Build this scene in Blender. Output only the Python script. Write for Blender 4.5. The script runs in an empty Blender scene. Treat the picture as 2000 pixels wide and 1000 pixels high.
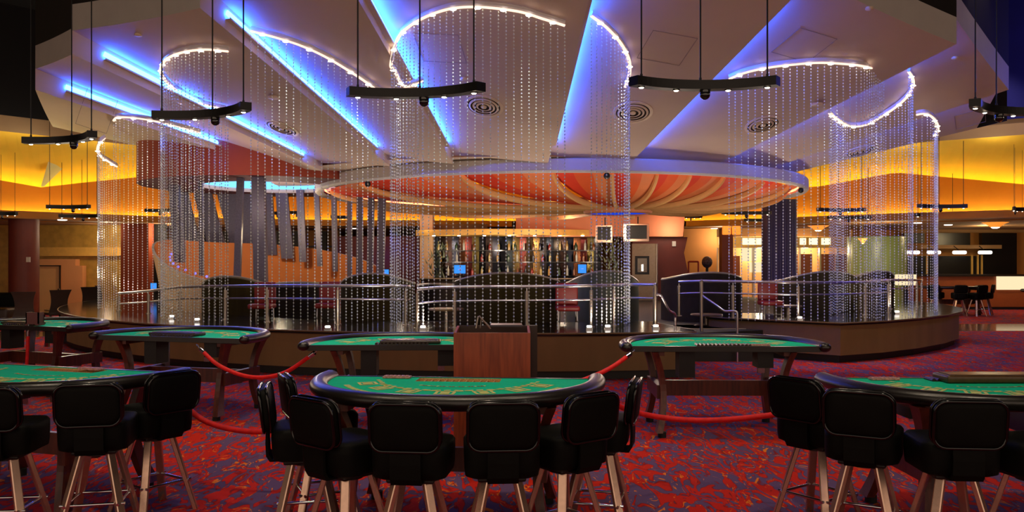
import bpy, math, random
from mathutils import Vector, Matrix
R = random.Random(7)
sc = bpy.context.scene
col = sc.collection
F, H, HOR = 1630.0, 1.75, 510.0
pi = math.pi

def PX(px, d): return (px - 1000.0) * d / F
def PZ(py, d): return H + (HOR - py) * d / F
def P(px, py, d): return Vector((PX(px, d), d, PZ(py, d)))

# ------------------------------------------------------------------ materials
def lin(c):
    return tuple(((x / 12.92) if x <= .04045 else ((x + .055) / 1.055) ** 2.4) for x in [v / 255.0 for v in c])

def mat(name, rgb, rough=.6, metal=0., var=.12, scale=8., spec=.5, bump=0., bscale=60., coat=0., emit=None, estr=0., trans=0., stretch=None, rgb2=None, sheen=0.):
    m = bpy.data.materials.new(name); m.use_nodes = True
    nt = m.node_tree; b = nt.nodes['Principled BSDF']
    c = lin(rgb)
    c2 = lin(rgb2) if rgb2 else tuple(x * (1 - var) for x in c)
    tc = nt.nodes.new('ShaderNodeTexCoord')
    n = nt.nodes.new('ShaderNodeTexNoise'); n.inputs['Scale'].default_value = scale; n.inputs['Detail'].default_value = 3
    if stretch:
        mp = nt.nodes.new('ShaderNodeMapping'); mp.inputs['Scale'].default_value = stretch
        nt.links.new(tc.outputs['Object'], mp.inputs['Vector']); nt.links.new(mp.outputs['Vector'], n.inputs['Vector'])
    else:
        nt.links.new(tc.outputs['Object'], n.inputs['Vector'])
    r = nt.nodes.new('ShaderNodeValToRGB')
    r.color_ramp.elements[0].position = .35; r.color_ramp.elements[1].position = .65
    r.color_ramp.elements[0].color = (*c2, 1); r.color_ramp.elements[1].color = (*c, 1)
    nt.links.new(n.outputs['Fac'], r.inputs['Fac']); nt.links.new(r.outputs['Color'], b.inputs['Base Color'])
    b.inputs['Roughness'].default_value = rough; b.inputs['Metallic'].default_value = metal
    b.inputs['Specular IOR Level'].default_value = spec
    b.inputs['Coat Weight'].default_value = coat; b.inputs['Coat Roughness'].default_value = .12
    b.inputs['Transmission Weight'].default_value = trans
    b.inputs['Sheen Weight'].default_value = sheen
    if emit:
        b.inputs['Emission Color'].default_value = (*lin(emit), 1); b.inputs['Emission Strength'].default_value = estr
    if bump:
        n2 = nt.nodes.new('ShaderNodeTexNoise'); n2.inputs['Scale'].default_value = bscale
        nt.links.new(tc.outputs['Object'], n2.inputs['Vector'])
        bp = nt.nodes.new('ShaderNodeBump'); bp.inputs['Strength'].default_value = bump; bp.inputs['Distance'].default_value = .01
        nt.links.new(n2.outputs['Fac'], bp.inputs['Height']); nt.links.new(bp.outputs['Normal'], b.inputs['Normal'])
    return m

def glow(name, rgb_lin, strength):
    m = bpy.data.materials.new(name); m.use_nodes = True
    nt = m.node_tree; nt.nodes.remove(nt.nodes['Principled BSDF'])
    e = nt.nodes.new('ShaderNodeEmission'); e.inputs['Color'].default_value = (*rgb_lin, 1); e.inputs['Strength'].default_value = strength
    nt.links.new(e.outputs[0], nt.nodes['Material Output'].inputs['Surface'])
    return m

def carpet_mat():
    m = bpy.data.materials.new('patterned_carpet'); m.use_nodes = True
    nt = m.node_tree; b = nt.nodes['Principled BSDF']; L = nt.links.new; N = nt.nodes.new
    tc = N('ShaderNodeTexCoord')
    mp = N('ShaderNodeMapping'); mp.inputs['Rotation'].default_value = (0, 0, .5); mp.inputs['Scale'].default_value = (4.6, 1.7, 1)
    L(tc.outputs['Object'], mp.inputs['Vector'])
    n1 = N('ShaderNodeTexNoise'); n1.inputs['Scale'].default_value = 1.1; n1.inputs['Detail'].default_value = 1.0
    L(mp.outputs['Vector'], n1.inputs['Vector'])
    mx = N('ShaderNodeVectorMath'); mx.operation = 'SCALE'; mx.inputs['Scale'].default_value = 1.5
    L(n1.outputs['Color'], mx.inputs[0])
    ad = N('ShaderNodeVectorMath'); ad.operation = 'ADD'; L(mp.outputs['Vector'], ad.inputs[0]); L(mx.outputs[0], ad.inputs[1])
    w = N('ShaderNodeTexNoise'); w.inputs['Scale'].default_value = 2.1; w.inputs['Detail'].default_value = 1.2; w.inputs['Roughness'].default_value = .4; w.inputs['Distortion'].default_value = 1.5
    L(ad.outputs[0], w.inputs['Vector'])
    r = N('ShaderNodeValToRGB'); e = r.color_ramp.elements
    red, vio, drk = lin((184, 34, 20)), lin((90, 68, 104)), lin((120, 22, 20))
    e[0].position = .0; e[0].color = (*vio, 1); e[1].position = .47; e[1].color = (*vio, 1)
    for p, c in ((.495, drk), (.54, red), (1., red)):
        q = e.new(p); q.color = (*c, 1)
    L(w.outputs['Fac'], r.inputs['Fac'])
    n2 = N('ShaderNodeTexNoise'); n2.inputs['Scale'].default_value = 2.3; n2.inputs['Detail'].default_value = 3.5; n2.inputs['Distortion'].default_value = 2.5
    L(ad.outputs[0], n2.inputs['Vector'])
    r2 = N('ShaderNodeValToRGB'); r2.color_ramp.elements[0].position = .62; r2.color_ramp.elements[1].position = .66
    r2.color_ramp.elements[0].color = (0, 0, 0, 1)
    L(n2.outputs['Fac'], r2.inputs['Fac'])
    mi = N('ShaderNodeMix'); mi.data_type = 'RGBA'; mi.inputs['B'].default_value = (*lin((212, 112, 28)), 1)
    L(r2.outputs['Color'], mi.inputs['Factor']); L(r.outputs['Color'], mi.inputs['A'])
    L(mi.outputs['Result'], b.inputs['Base Color'])
    b.inputs['Roughness'].default_value = .95; b.inputs['Specular IOR Level'].default_value = .1
    n3 = N('ShaderNodeTexNoise'); n3.inputs['Scale'].default_value = 300
    L(tc.outputs['Object'], n3.inputs['Vector'])
    bp = N('ShaderNodeBump'); bp.inputs['Strength'].default_value = .35; bp.inputs['Distance'].default_value = .005
    L(n3.outputs['Fac'], bp.inputs['Height']); L(bp.outputs['Normal'], b.inputs['Normal'])
    return m

M = {}
def defmats():
    M['carpet'] = carpet_mat()
    M['panel'] = mat('painted_plaster_panel', (214, 190, 172), .75, var=.03, scale=2)
    M['fascia'] = mat('grey_white_fascia', (196, 190, 182), .7, var=.05, scale=3)
    M['hatch'] = mat('hatch_joint', (150, 128, 122), .8, var=.05)
    M['dark'] = mat('dark_ceiling_paint', (22, 20, 24), .9, var=.2, scale=1)
    M['darkbrown'] = mat('dark_brown_cloth_wall', (24, 18, 14), .9, var=.3, scale=2)
    M['navyceil'] = mat('navy_ceiling_paint', (26, 28, 130), .9, var=.2, scale=1)
    M['led_blue'] = glow('blue_led_strip', (.010, .085, 1.0), 72.0)
    M['led_cyan'] = glow('cyan_cove_light', (.12, .45, 1.0), 2.6)
    M['led_dot'] = glow('blue_led_dot', (.12, .12, 1.0), 3.0)
    M['led_amber'] = glow('amber_cove_strip', (1.0, .84, .12), 75.0)
    M['led_red'] = glow('red_cove_strip', (1.0, .17, .06), 8.0)
    M['lamp_warm'] = glow('warm_lamp_lens', (1.0, .80, .58), 16.0)
    M['track_glow'] = glow('track_diffuser', (1.0, .66, .50), 1.7)
    M['track_hot'] = glow('track_lamp', (1.0, .84, .70), 9.0)
    M['white_lamp'] = glow('white_lamp', (1.0, .93, .85), 2.2)
    M['cream_lit'] = glow('lit_cream_panel', (1.0, .80, .48), 1.05)
    M['shop_lit'] = glow('lit_valance_panel', (1.0, .86, .50), 1.6)
    M['screen'] = glow('blue_screen', (.05, .30, 1.0), 1.1)
    M['bead'] = mat('crystal_bead', (232, 240, 234), .15, var=.02, spec=1.0)
    M['acrylic'] = mat('clear_track_acrylic', (225, 220, 225), .12, var=.05, spec=.8)
    M['chrome'] = mat('polished_chrome', (205, 205, 210), .12, 1., var=.04)
    M['steel'] = mat('brushed_steel', (176, 164, 150), .32, 1., var=.1, scale=40, stretch=(1, 1, .1))
    M['rail'] = mat('satin_handrail_steel', (205, 196, 196), .28, 1., var=.05)
    M['leg_metal'] = mat('brushed_bronze_leg', (206, 172, 152), .26, .85, var=.1, scale=30)
    M['blackmetal'] = mat('black_powder_coat', (16, 15, 15), .45, var=.2, spec=.4)
    M['rubber'] = mat('black_rubber', (12, 12, 12), .8, var=.2)
    M['leather'] = mat('black_armrest_leather', (26, 21, 18), .33, var=.2, scale=20, spec=.6, bump=.05)
    M['vinyl'] = mat('black_stool_vinyl', (8, 8, 6), .62, var=.25, scale=14, spec=.1, bump=.05)
    M['piping'] = mat('gloss_black_piping', (6, 6, 7), .14, var=.1, spec=.5)
    M['felt'] = mat('green_gaming_felt', (18, 194, 146), .95, var=.08, scale=25, spec=.1, bump=.1, bscale=400)
    M['print'] = mat('yellow_felt_print', (206, 214, 132), .9, var=.15, scale=60, spec=.1)
    M['printred'] = mat('red_felt_print', (168, 74, 46), .9, var=.15, scale=60, spec=.1)
    M['wood'] = mat('mahogany_wood', (92, 36, 20), .38, var=.35, scale=5, stretch=(6, 6, .6), spec=.5, rgb2=(62, 22, 13))
    M['wood2'] = mat('cherry_veneer', (146, 66, 34), .42, var=.3, scale=4, stretch=(9, 9, .7), rgb2=(116, 48, 24))
    M['traygold'] = mat('speckled_tray_liner', (214, 168, 104), .7, var=.5, scale=130)
    M['traydark'] = mat('dark_tray_wood', (44, 24, 15), .35, var=.3, scale=30)
    M['chips'] = mat('pink_chip_plaque', (205, 150, 140), .6, var=.5, scale=70)
    M['velvet'] = mat('red_velvet', (222, 8, 10), .7, var=.25, scale=20)
    M['redplastic'] = mat('dark_red_plastic', (96, 12, 14), .3, var=.1)
    M['granite'] = mat('black_granite', (14, 13, 12), .12, var=.5, scale=80, spec=.6)
    M['granite_edge'] = mat('bronze_ledge_edge', (120, 96, 66), .35, .3, var=.2)
    M['taupe'] = mat('taupe_platform_face', (128, 98, 60), .7, var=.15, scale=3, stretch=(1, 1, .2))
    M['kick'] = mat('black_kick_board', (12, 10, 9), .5, var=.2)
    M['darkfloor'] = mat('dark_lounge_floor', (26, 21, 19), .8, var=.3, scale=6)
    M['olive'] = mat('dark_olive_upholstery', (66, 57, 32), .95, spec=.05, var=.22, scale=3, stretch=(5, 5, .3))
    M['olive_edge'] = mat('pale_booth_edge', (138, 128, 100), .5, var=.1)
    M['navybooth'] = mat('navy_booth_back', (48, 42, 36), .95, spec=.05, var=.2, scale=5)
    M['redseat'] = mat('red_vinyl_seat', (150, 26, 20), .45, var=.2)
    M['orange'] = mat('burnt_orange_wall', (198, 110, 34), .7, var=.1, scale=2)
    M['sail'] = mat('pale_tan_wall', (206, 168, 126), .65, var=.12, scale=9, stretch=(1, 1, 8))
    M['reddrum'] = mat('brick_red_plaster', (158, 66, 44), .75, var=.08, scale=2)
    M['redsoffit'] = mat('plum_soffit', (96, 40, 52), .75, var=.08, scale=2)
    M['purplecol'] = mat('silver_column_cladding', (98, 92, 108), .45, .3, var=.25, scale=30)
    M['yellow'] = mat('amber_yellow_plaster', (230, 176, 44), .8, var=.05, scale=1.5)
    M['amberwall'] = mat('amber_orange_plaster', (160, 98, 24), .8, var=.08, scale=1.5)
    M['brownsoffit'] = mat('brown_soffit', (150, 112, 68), .8, var=.08, scale=2)
    M['beam'] = mat('pinkish_beam', (196, 160, 120), .8, var=.05, scale=2)
    M['goldwall'] = mat('gold_glazed_wall', (186, 146, 62), .45, var=.25, scale=5)
    M['goldband'] = mat('gold_band', (226, 178, 84), .45, var=.12, scale=7)
    M['peach'] = mat('peach_plaster', (224, 160, 104), .75, var=.06, scale=2)
    M['peachdoor'] = mat('peach_door', (226, 176, 112), .6, var=.06, scale=2)
    M['bulk'] = mat('salmon_plaster', (206, 132, 92), .75, var=.06, scale=2)
    M['brickcol'] = mat('oxblood_column', (104, 36, 22), .55, var=.15, scale=3, spec=.5)
    M['brickwall'] = mat('brick_red_wall', (150, 64, 28), .7, var=.12, scale=3)
    M['blackgap'] = mat('black_opening', (8, 8, 9), .9, var=.2)
    M['maroon'] = mat('maroon_wall', (92, 30, 20), .65, var=.15, scale=3)
    M['steeldoor'] = mat('stainless_door', (128, 110, 92), .35, .8, var=.12, scale=20)
    M['glassdark'] = mat('dark_glass', (20, 18, 16), .08, var=.1, spec=.8)
    M['tvshell'] = mat('silver_tv_shell', (206, 176, 150), .45, var=.05)
    M['tvglass'] = mat('dark_tv_glass', (14, 12, 11), .1, var=.1, spec=.7)
    M['ochre'] = mat('ochre_wall', (182, 120, 52), .75, var=.08, scale=2)
    M['navycol'] = mat('navy_ribbed_column', (46, 36, 78), .6, var=.35, scale=3, stretch=(14, 14, .05))
    M['greenglass'] = mat('green_glass_drum', (150, 168, 92), .3, var=.12, scale=4, stretch=(6, 6, .3))
    M['counter'] = mat('orange_brown_counter', (150, 78, 32), .5, var=.1, scale=4)
    M['counterblk'] = mat('dark_counter_top', (36, 28, 22), .25, var=.2)
    M['darkpanel'] = mat('dark_glazed_panel', (26, 20, 15), .25, var=.3, scale=3)
    M['alabaster'] = mat('amber_alabaster', (236, 170, 90), .4, var=.3, scale=14, emit=(255, 150, 50), estr=.9)
    M['tile'] = mat('polished_stone_tile', (150, 112, 74), .1, var=.2, scale=4, spec=.7)
    M['mirror'] = mat('smoked_mirror', (120, 110, 100), .06, .95, var=.15, scale=6)
    M['ventwhite'] = mat('beige_vent_metal', (226, 200, 172), .5, var=.06)
    M['ventdark'] = mat('vent_shadow_metal', (52, 36, 34), .7, var=.1)
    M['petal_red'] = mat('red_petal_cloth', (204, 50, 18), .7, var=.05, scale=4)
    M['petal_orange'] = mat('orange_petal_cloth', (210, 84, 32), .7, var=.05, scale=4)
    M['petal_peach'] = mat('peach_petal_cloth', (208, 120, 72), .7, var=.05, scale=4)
    M['rib'] = mat('tan_petal_rib', (200, 152, 94), .65, var=.06)
    M['darkwood'] = mat('dark_espresso_wood', (42, 22, 14), .5, var=.25, scale=8)
    M['card'] = mat('printed_card', (200, 190, 180), .5, var=.5, scale=40)
    M['bag'] = mat('blue_red_display', (80, 60, 90), .6, var=.8, scale=14)
defmats()

# ------------------------------------------------------------------ mesh builder
ORG = {}
class MB:
    def __init__(s): s.v = []; s.f = []; s.mi = []
    def add(s, vs, fs, mi=0):
        o = len(s.v); s.v += [tuple(v) for v in vs]
        s.f += [tuple(i + o for i in f) for f in fs]; s.mi += [mi] * len(fs); return s
    def box(s, x0, x1, y0, y1, z0, z1, mi=0):
        vs = [(x, y, z) for z in (z0, z1) for y in (y0, y1) for x in (x0, x1)]
        return s.add(vs, [(0, 2, 3, 1), (4, 5, 7, 6), (0, 1, 5, 4), (2, 6, 7, 3), (0, 4, 6, 2), (1, 3, 7, 5)], mi)
    def obox(s, c, size, rot=None, mi=0):
        h = Vector(size) / 2; rot = rot or Matrix.Identity(3)
        vs = [Vector(c) + rot @ Vector((x * h.x, y * h.y, z * h.z)) for z in (-1, 1) for y in (-1, 1) for x in (-1, 1)]
        return s.add(vs, [(0, 2, 3, 1), (4, 5, 7, 6), (0, 1, 5, 4), (2, 6, 7, 3), (0, 4, 6, 2), (1, 3, 7, 5)], mi)
    def rings(s, rings, closed=True, caps=True, loop=False, mi=0):
        n = len(rings[0]); vs = [v for r in rings for v in r]; fs = []
        k = len(rings)
        for i in range(k if loop else k - 1):
            a, b = i * n, ((i + 1) % k) * n
            for j in range(n if closed else n - 1):
                j2 = (j + 1) % n
                fs.append((a + j, a + j2, b + j2, b + j))
        if caps and closed and not loop:
            fs.append(tuple(range(n - 1, -1, -1))); fs.append(tuple(range((k - 1) * n, k * n)))
        return s.add(vs, fs, mi)
    def tube(s, pts, r, n=8, loop=False, mi=0, caps=True, rz=None, up=None):
        pts = [Vector(p) for p in pts]; rs = r if isinstance(r, (list, tuple)) else [r] * len(pts)
        k = len(pts); rings = []
        nrm = None
        for i, p in enumerate(pts):
            if loop: t = pts[(i + 1) % k] - pts[i - 1]
            else: t = pts[min(i + 1, k - 1)] - pts[max(i - 1, 0)]
            t.normalize()
            if up is not None: u = Vector(up) - t * t.dot(Vector(up))
            elif nrm is None:
                u = Vector((0, 0, 1)) if abs(t.z) < .9 else Vector((1, 0, 0)); u = u - t * t.dot(u)
            else: u = nrm - t * t.dot(nrm)
            u.normalize(); nrm = u; w = t.cross(u)
            a = rs[i]; b = a if rz is None else rz
            rings.append([p + w * (a * math.cos(2 * pi * j / n)) + u * (b * math.sin(2 * pi * j / n)) for j in range(n)])
        return s.rings(rings, loop=loop, caps=caps, mi=mi)
    def cyl(s, a, b, r, n=12, r2=None, mi=0):
        return s.tube([a, b], [r, r if r2 is None else r2], n, mi=mi)
    def lathe(s, prof, n=24, c=(0, 0, 0), mi=0, a0=0, a1=2 * pi):
        full = abs(a1 - a0 - 2 * pi) < 1e-6; c = Vector(c)
        m = n if full else n + 1; rings = []
        for i in range(m):
            a = a0 + (a1 - a0) * i / n
            rings.append([c + Vector((r * math.cos(a), r * math.sin(a), z)) for r, z in prof])
        k = len(prof); vs = [v for r in rings for v in r]; fs = []
        for i in range(m if full else m - 1):
            p, q = i * k, ((i + 1) % m) * k
            for j in range(k - 1): fs.append((p + j, q + j, q + j + 1, p + j + 1))
        return s.add(vs, fs, mi)
    def prism(s, out, z0, z1, mi=0):
        n = len(out); vs = [(x, y, z0) for x, y in out] + [(x, y, z1) for x, y in out]
        fs = [tuple(range(n - 1, -1, -1)), tuple(range(n, 2 * n))] + [(i, (i + 1) % n, n + (i + 1) % n, n + i) for i in range(n)]
        return s.add(vs, fs, mi)
    def strip(s, a, b, mi=0):     # quad strip between two point rows
        return s.rings([a, b], closed=False, caps=False, mi=mi)
    def slab(s, grid, th, mi=0):  # grid of points with thickness vector th
        th = Vector(th); nr, nc = len(grid), len(grid[0])
        g2 = [[Vector(p) + th for p in r] for r in grid]
        vs = [p for r in grid for p in r] + [p for r in g2 for p in r]; o = nr * nc; fs = []
        for i in range(nr - 1):
            for j in range(nc - 1):
                a = i * nc + j; q = (a, a + 1, a + nc + 1, a + nc); fs.append(q); fs.append(tuple(o + x for x in reversed(q)))
        for i in range(nr - 1):
            for j in (0, nc - 1):
                a = i * nc + j; fs.append((a, a + nc, o + a + nc, o + a))
        for j in range(nc - 1):
            for i in (0, nr - 1):
                a = i * nc + j; fs.append((a, a + 1, o + a + 1, o + a))
        return s.add(vs, fs, mi)
    def rbox(s, c, size, r, rot=None, seg=3, mi=0):   # rounded box as stacked rounded rectangles
        sx, sy, sz = (v / 2 for v in size); rot = rot or Matrix.Identity(3); c = Vector(c)
        r = min(r, sx * .99, sy * .99, sz * .99); rings = []
        prof = [(r - r * math.cos(a) , -sz + r - r * math.sin(a)) for a in [pi / 2 * (1 - i / seg) for i in range(seg + 1)]]
        prof += [(x, -z) for x, z in reversed(prof)]
        prof = [(r - x if False else x, z) for x, z in prof]
        for ins, z in prof:
            ins = ins
            ring = []
            for (cx, cy, a0) in ((sx - r, sy - r, 0), (-sx + r, sy - r, pi / 2), (-sx + r, -sy + r, pi), (sx - r, -sy + r, 1.5 * pi)):
                for i in range(seg + 2):
                    a = a0 + pi / 2 * i / (seg + 1); rr = max(r - ins, 1e-4)
                    ring.append(c + rot @ Vector((cx + rr * math.cos(a), cy + rr * math.sin(a), z)))
            rings.append(ring)
        return s.rings(rings, mi=mi)
    def ball(s, c, r, n=12, k=7, sx=1, sy=1, sz=1, mi=0):
        rings = []
        for i in range(k + 1):
            a = -pi / 2 + pi * i / k; rr = max(math.cos(a), 1e-3) * r
            rings.append([(c[0] + sx * rr * math.cos(2 * pi * j / n), c[1] + sy * rr * math.sin(2 * pi * j / n), c[2] + sz * r * math.sin(a)) for j in range(n)])
        return s.rings(rings, mi=mi)
    def build(s, name, m, parent=None, smooth=None, kind=None, label=None, cat=None, group=None, fixn=True, loc=None):
        me = bpy.data.meshes.new(name)
        if parent is not None: org = ORG[parent.name]
        elif loc is not None: org = Vector(loc)
        else:
            xs = [v[0] for v in s.v]; ys = [v[1] for v in s.v]; zs = [v[2] for v in s.v]
            org = Vector(((min(xs) + max(xs)) / 2, (min(ys) + max(ys)) / 2, min(zs)))
        me.from_pydata([(v[0] - org.x, v[1] - org.y, v[2] - org.z) for v in s.v], [], s.f)
        for mm in (m if isinstance(m, list) else [m]): me.materials.append(mm)
        if isinstance(m, list): me.polygons.foreach_set('material_index', s.mi)
        o = bpy.data.objects.new(name, me); col.objects.link(o)
        if fixn:
            import bmesh
            bm = bmesh.new(); bm.from_mesh(me); bmesh.ops.recalc_face_normals(bm, faces=bm.faces); bm.to_mesh(me); bm.free()
        if smooth:
            me.polygons.foreach_set('use_smooth', [True] * len(me.polygons))
            try: me.set_sharp_from_angle(angle=math.radians(smooth))
            except Exception: pass
        if parent is not None: o.parent = parent; ORG[o.name] = org
        else: o.location = org; ORG[o.name] = org
        tag(o, label, cat, group, kind)
        return o

def tag(o, label=None, cat=None, group=None, kind=None):
    if label: o['label'] = label
    if cat: o['category'] = cat
    if group: o['group'] = group
    if kind: o['kind'] = kind
    return o

def thing(name, label, cat, loc=(0, 0, 0), group=None, kind=None):
    o = bpy.data.objects.new(name, None); col.objects.link(o); o.empty_display_size = .1
    o.location = loc; ORG[o.name] = Vector(loc)
    return tag(o, label, cat, group, kind)

KIDS = {}
def kids_of():
    KIDS.clear()
    for o in bpy.data.objects:
        if o.parent: KIDS.setdefault(o.parent.name, []).append(o)
def copy_tree(o, parent=None):
    c = o.copy(); col.objects.link(c)
    if parent is not None: c.parent = parent
    for ch in KIDS.get(o.name, ()): copy_tree(ch, c)
    return c
def place(proto, used, loc, rz, label, group=None):
    if not KIDS.get(proto.name): kids_of()
    o = proto if not used else copy_tree(proto)
    o.location = loc; o.rotation_euler = (0, 0, rz); o['label'] = label
    if group: o['group'] = group
    return o

def spot(name, loc, target, power, color, size=60, blend=.5, rad=.05):
    l = bpy.data.lights.new(name, 'SPOT'); l.energy = power; l.color = color; l.spot_size = math.radians(size); l.spot_blend = blend; l.shadow_soft_size = rad
    o = bpy.data.objects.new(name, l); col.objects.link(o); o.location = loc
    d = Vector(target) - Vector(loc); o.rotation_euler = d.to_track_quat('-Z', 'Y').to_euler(); return o
def point(name, loc, power, color, rad=.1):
    l = bpy.data.lights.new(name, 'POINT'); l.energy = power; l.color = color; l.shadow_soft_size = rad
    o = bpy.data.objects.new(name, l); col.objects.link(o); o.location = loc; return o
def area(name, loc, target, power, color, sx, sy):
    l = bpy.data.lights.new(name, 'AREA'); l.energy = power; l.color = color; l.shape = 'RECTANGLE'; l.size = sx; l.size_y = sy
    o = bpy.data.objects.new(name, l); col.objects.link(o); o.location = loc
    d = Vector(target) - Vector(loc); o.rotation_euler = d.to_track_quat('-Z', 'Y').to_euler(); return o

# ------------------------------------------------------------------ camera
cam = bpy.data.cameras.new('camera'); cam.lens = F * 36 / 2000; cam.sensor_width = 36; cam.shift_y = 10 / 2000
cam.clip_end = 200
co = bpy.data.objects.new('camera', cam); col.objects.link(co); co.location = (0, 0, H); co.rotation_euler = (pi / 2, 0, 0)
sc.camera = co
sc.view_settings.view_transform = 'Standard'; sc.view_settings.look = 'None'; sc.view_settings.gamma = 1
# ------------------------------------------------------------------ setting
CX, CY, RO, RI = .2, 23.7, 12.0, 7.0
def pol(r, deg):      # plan point, angle measured from the side facing the tables, + to the right
    a = math.radians(deg); return (CX + r * math.sin(a), CY - r * math.cos(a))

MB().box(-30, 30, -4, 44, -.1, 0).build('floor', M['carpet'], kind='structure', loc=(0, 0, 0),
    label='red and violet swirl patterned carpet across the gaming floor')
MB().box(-30, 30, -4, 23, 8.2, 8.4).build('ceiling', M['dark'], kind='structure', label='dark high ceiling above the gaming floor')
b = MB(); b.box(9.6, 16, 20.9, 23.2, 0, .006); b.build('floor_tile_strip', M['tile'], kind='structure', label='polished stone tile walkway beyond the right end of the platform')
b = MB(); b.box(-18, -10.9, 18.4, 20.6, 0, .006); b.build('floor_tile_strip', M['tile'], kind='structure', label='polished stone tile walkway beyond the left end of the platform')

# ---- funnel canopy: stepped radial panels
BND = [-76, -54, -41.5, -24.5, -12.2, 4.6, 19.4, 38.0, 54.0, 66.0]
RC = [12.0] * 9 + [11.4]
def zo(deg): return 4.287 + 1.416 * math.cos(math.radians(deg)) + .05
ZI = 3.86
STEP = .42
def zbase(r, deg):
    t = (r - RI) / (RO - RI); return ZI + (zo(deg) - ZI) * t
def rim_r(deg):       # straight facets between the corners
    for a, c in zip(BND, BND[1:]):
        if a <= deg <= c:
            i = BND.index(a); (xa, ya), (xc, yc) = [(RC[j] * math.sin(math.radians(BND[j])), RC[j] * math.cos(math.radians(BND[j]))) for j in (i, i + 1)]
            s_, c_ = math.sin(math.radians(deg)), math.cos(math.radians(deg)); dx, dy = xc - xa, yc - ya
            return (xa * dy - ya * dx) / (s_ * dy - c_ * dx)
    return RO
def panel_of(deg):
    for k in range(len(BND) - 1):
        if BND[k] <= deg <= BND[k + 1]: return k
    return 0
def zceil(r, deg):
    k = panel_of(deg); u = (deg - BND[k]) / (BND[k + 1] - BND[k])
    st = STEP * (.45 + .55 * (r - RI) / (RO - RI))
    return zbase(r, deg) + st * (1 - u)
can = thing('canopy_ceiling', 'stepped radial panelled canopy ceiling over the raised lounge', None, (CX, CY, ZI), kind='structure')
NR, NA = 10, 8
for k in range(len(BND) - 1):
    g = []
    for j in range(NA + 1):
        dg = BND[k] + (BND[k + 1] - BND[k]) * j / NA
        row = []
        for i in range(NR + 1):
            r = RI - .3 + (rim_r(dg) - RI + .3) * i / NR
            d2 = min(max(dg, BND[k] + 1e-4), BND[k + 1] - 1e-4)
            x, y = pol(r, dg); row.append((x, y, zceil(r, d2)))
        g.append(row)
    b = MB()
    for a, c in zip(g, g[1:]): b.strip(a, c)
    b.build('ceiling_panel', M['panel'], can, smooth=30, fixn=False)
    # outer fascia below the dark bulkhead
    top = [(p[0][0], p[0][1], 0) for p in g]
    lo = [r[-1] for r in g]; hi = [(p[0], p[1], zo(0) * 0 + p[2] + .46) for p in lo]
    b = MB(); b.strip(lo, hi); b.build('fascia', M['fascia'], can)
    hi2 = [(p[0], p[1], 8.2) for p in lo]
    b = MB(); b.strip(hi, hi2); b.build('bulkhead', M['darkbrown'], can)
    # riser to the next, higher panel, with its LED cove line
    if k < len(BND) - 2:
        dg = BND[k + 1]; lo, hi, led, sh = [], [], [], []
        for i in range(NR + 1):
            r = RI - .3 + (RO - RI + .3) * i / NR
            x, y = pol(r, dg); z0 = zceil(r, dg - 1e-4); z1 = zceil(r, dg + 2e-4); lo.append((x, y, z0)); hi.append((x, y, z1))
            if 1 <= i <= NR - .3:
                x2, y2 = pol(max(r, RI + .1), dg + math.degrees(.03 / r)); led.append((x2, y2, z0 + (z1 - z0) * .66)); sh.append([(x, y, z0 + (z1 - z0) * .40), (*pol(r, dg + math.degrees(.09 / r)), z0 + (z1 - z0) * .40)])
        b = MB(); b.strip(lo, hi); b.build('step_riser', M['panel'], can, fixn=False)
        b = MB(); b.tube(led, .022, 6, rz=.05, up=(0, 0, 1)); b.build('led_strip', M['led_blue'], can)
        b = MB(); b.strip([q[0] for q in sh], [q[1] for q in sh]); b.strip([q[1] for q in sh], [(q[1][0], q[1][1], q[1][2] + .03) for q in sh]); b.build('cove_baffle', M['panel'], can)  # shelf added under the strip to keep its light off the lounge
# closing end risers
for dg, e in ((BND[0], 1e-4), (BND[-1], -1e-4)):
    lo = []; hi = []
    for i in range(NR + 1):
        r = RI - .3 + (RO - RI + .3) * i / NR; x, y = pol(r, dg); z = zceil(r, dg + e); lo.append((x, y, z)); hi.append((x, y, z + 1.6))
    b = MB(); b.strip(lo, hi); b.build('end_wall', M['darkbrown'], can)
# access hatches: thin outlines flush in the panels
def ceil_at(px, py):
    best = None
    for i in range(600):
        d = 11.6 + i * .02
        x, z = PX(px, d), PZ(py, d); dx, dy = x - CX, CY - d
        r = math.hypot(dx, dy); dg = math.degrees(math.atan2(dx, dy))
        if r < RI or r > 12.3: continue
        e = abs(zceil(r, dg) - z)
        if best is None or e < best[0]: best = (e, x, d, r, dg)
    e, x, d, r, dg = best
    return x, d, zceil(r, dg), r, dg
def cnormal(r, dg):
    def q(r, dg): x, y = pol(r, dg); return Vector((x, y, zceil(r, dg)))
    a = q(r + .05, dg) - q(r - .05, dg); c = q(r, dg + .3) - q(r, dg - .3)
    n = a.cross(c); n.normalize()
    return n if n.z < 0 else -n
for px, py, w, h in ((1302, 95, .75, .75), (1570, 88, .8, .7), (860, 95, .75, .75), (190, 200, .8, .6), (1895, 232, .8, .6)):
    x, y, z, r, dg = ceil_at(px, py); b = MB(); n = cnormal(r, dg)
    a1 = math.radians(dg); u = Vector((math.cos(a1), math.sin(a1), 0)); u = (u - n * u.dot(n)).normalized(); v = n.cross(u)
    c = Vector((x, y, z)) + n * .004; rot = Matrix((u, v, n)).transposed()
    for s_ in (-1, 1):
        b.obox(c + u * s_ * w / 2, (.007, h, .004), rot); b.obox(c + v * s_ * h / 2, (w, .007, .004), rot)
    b.build('access_hatch', M['hatch'], can)

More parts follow.
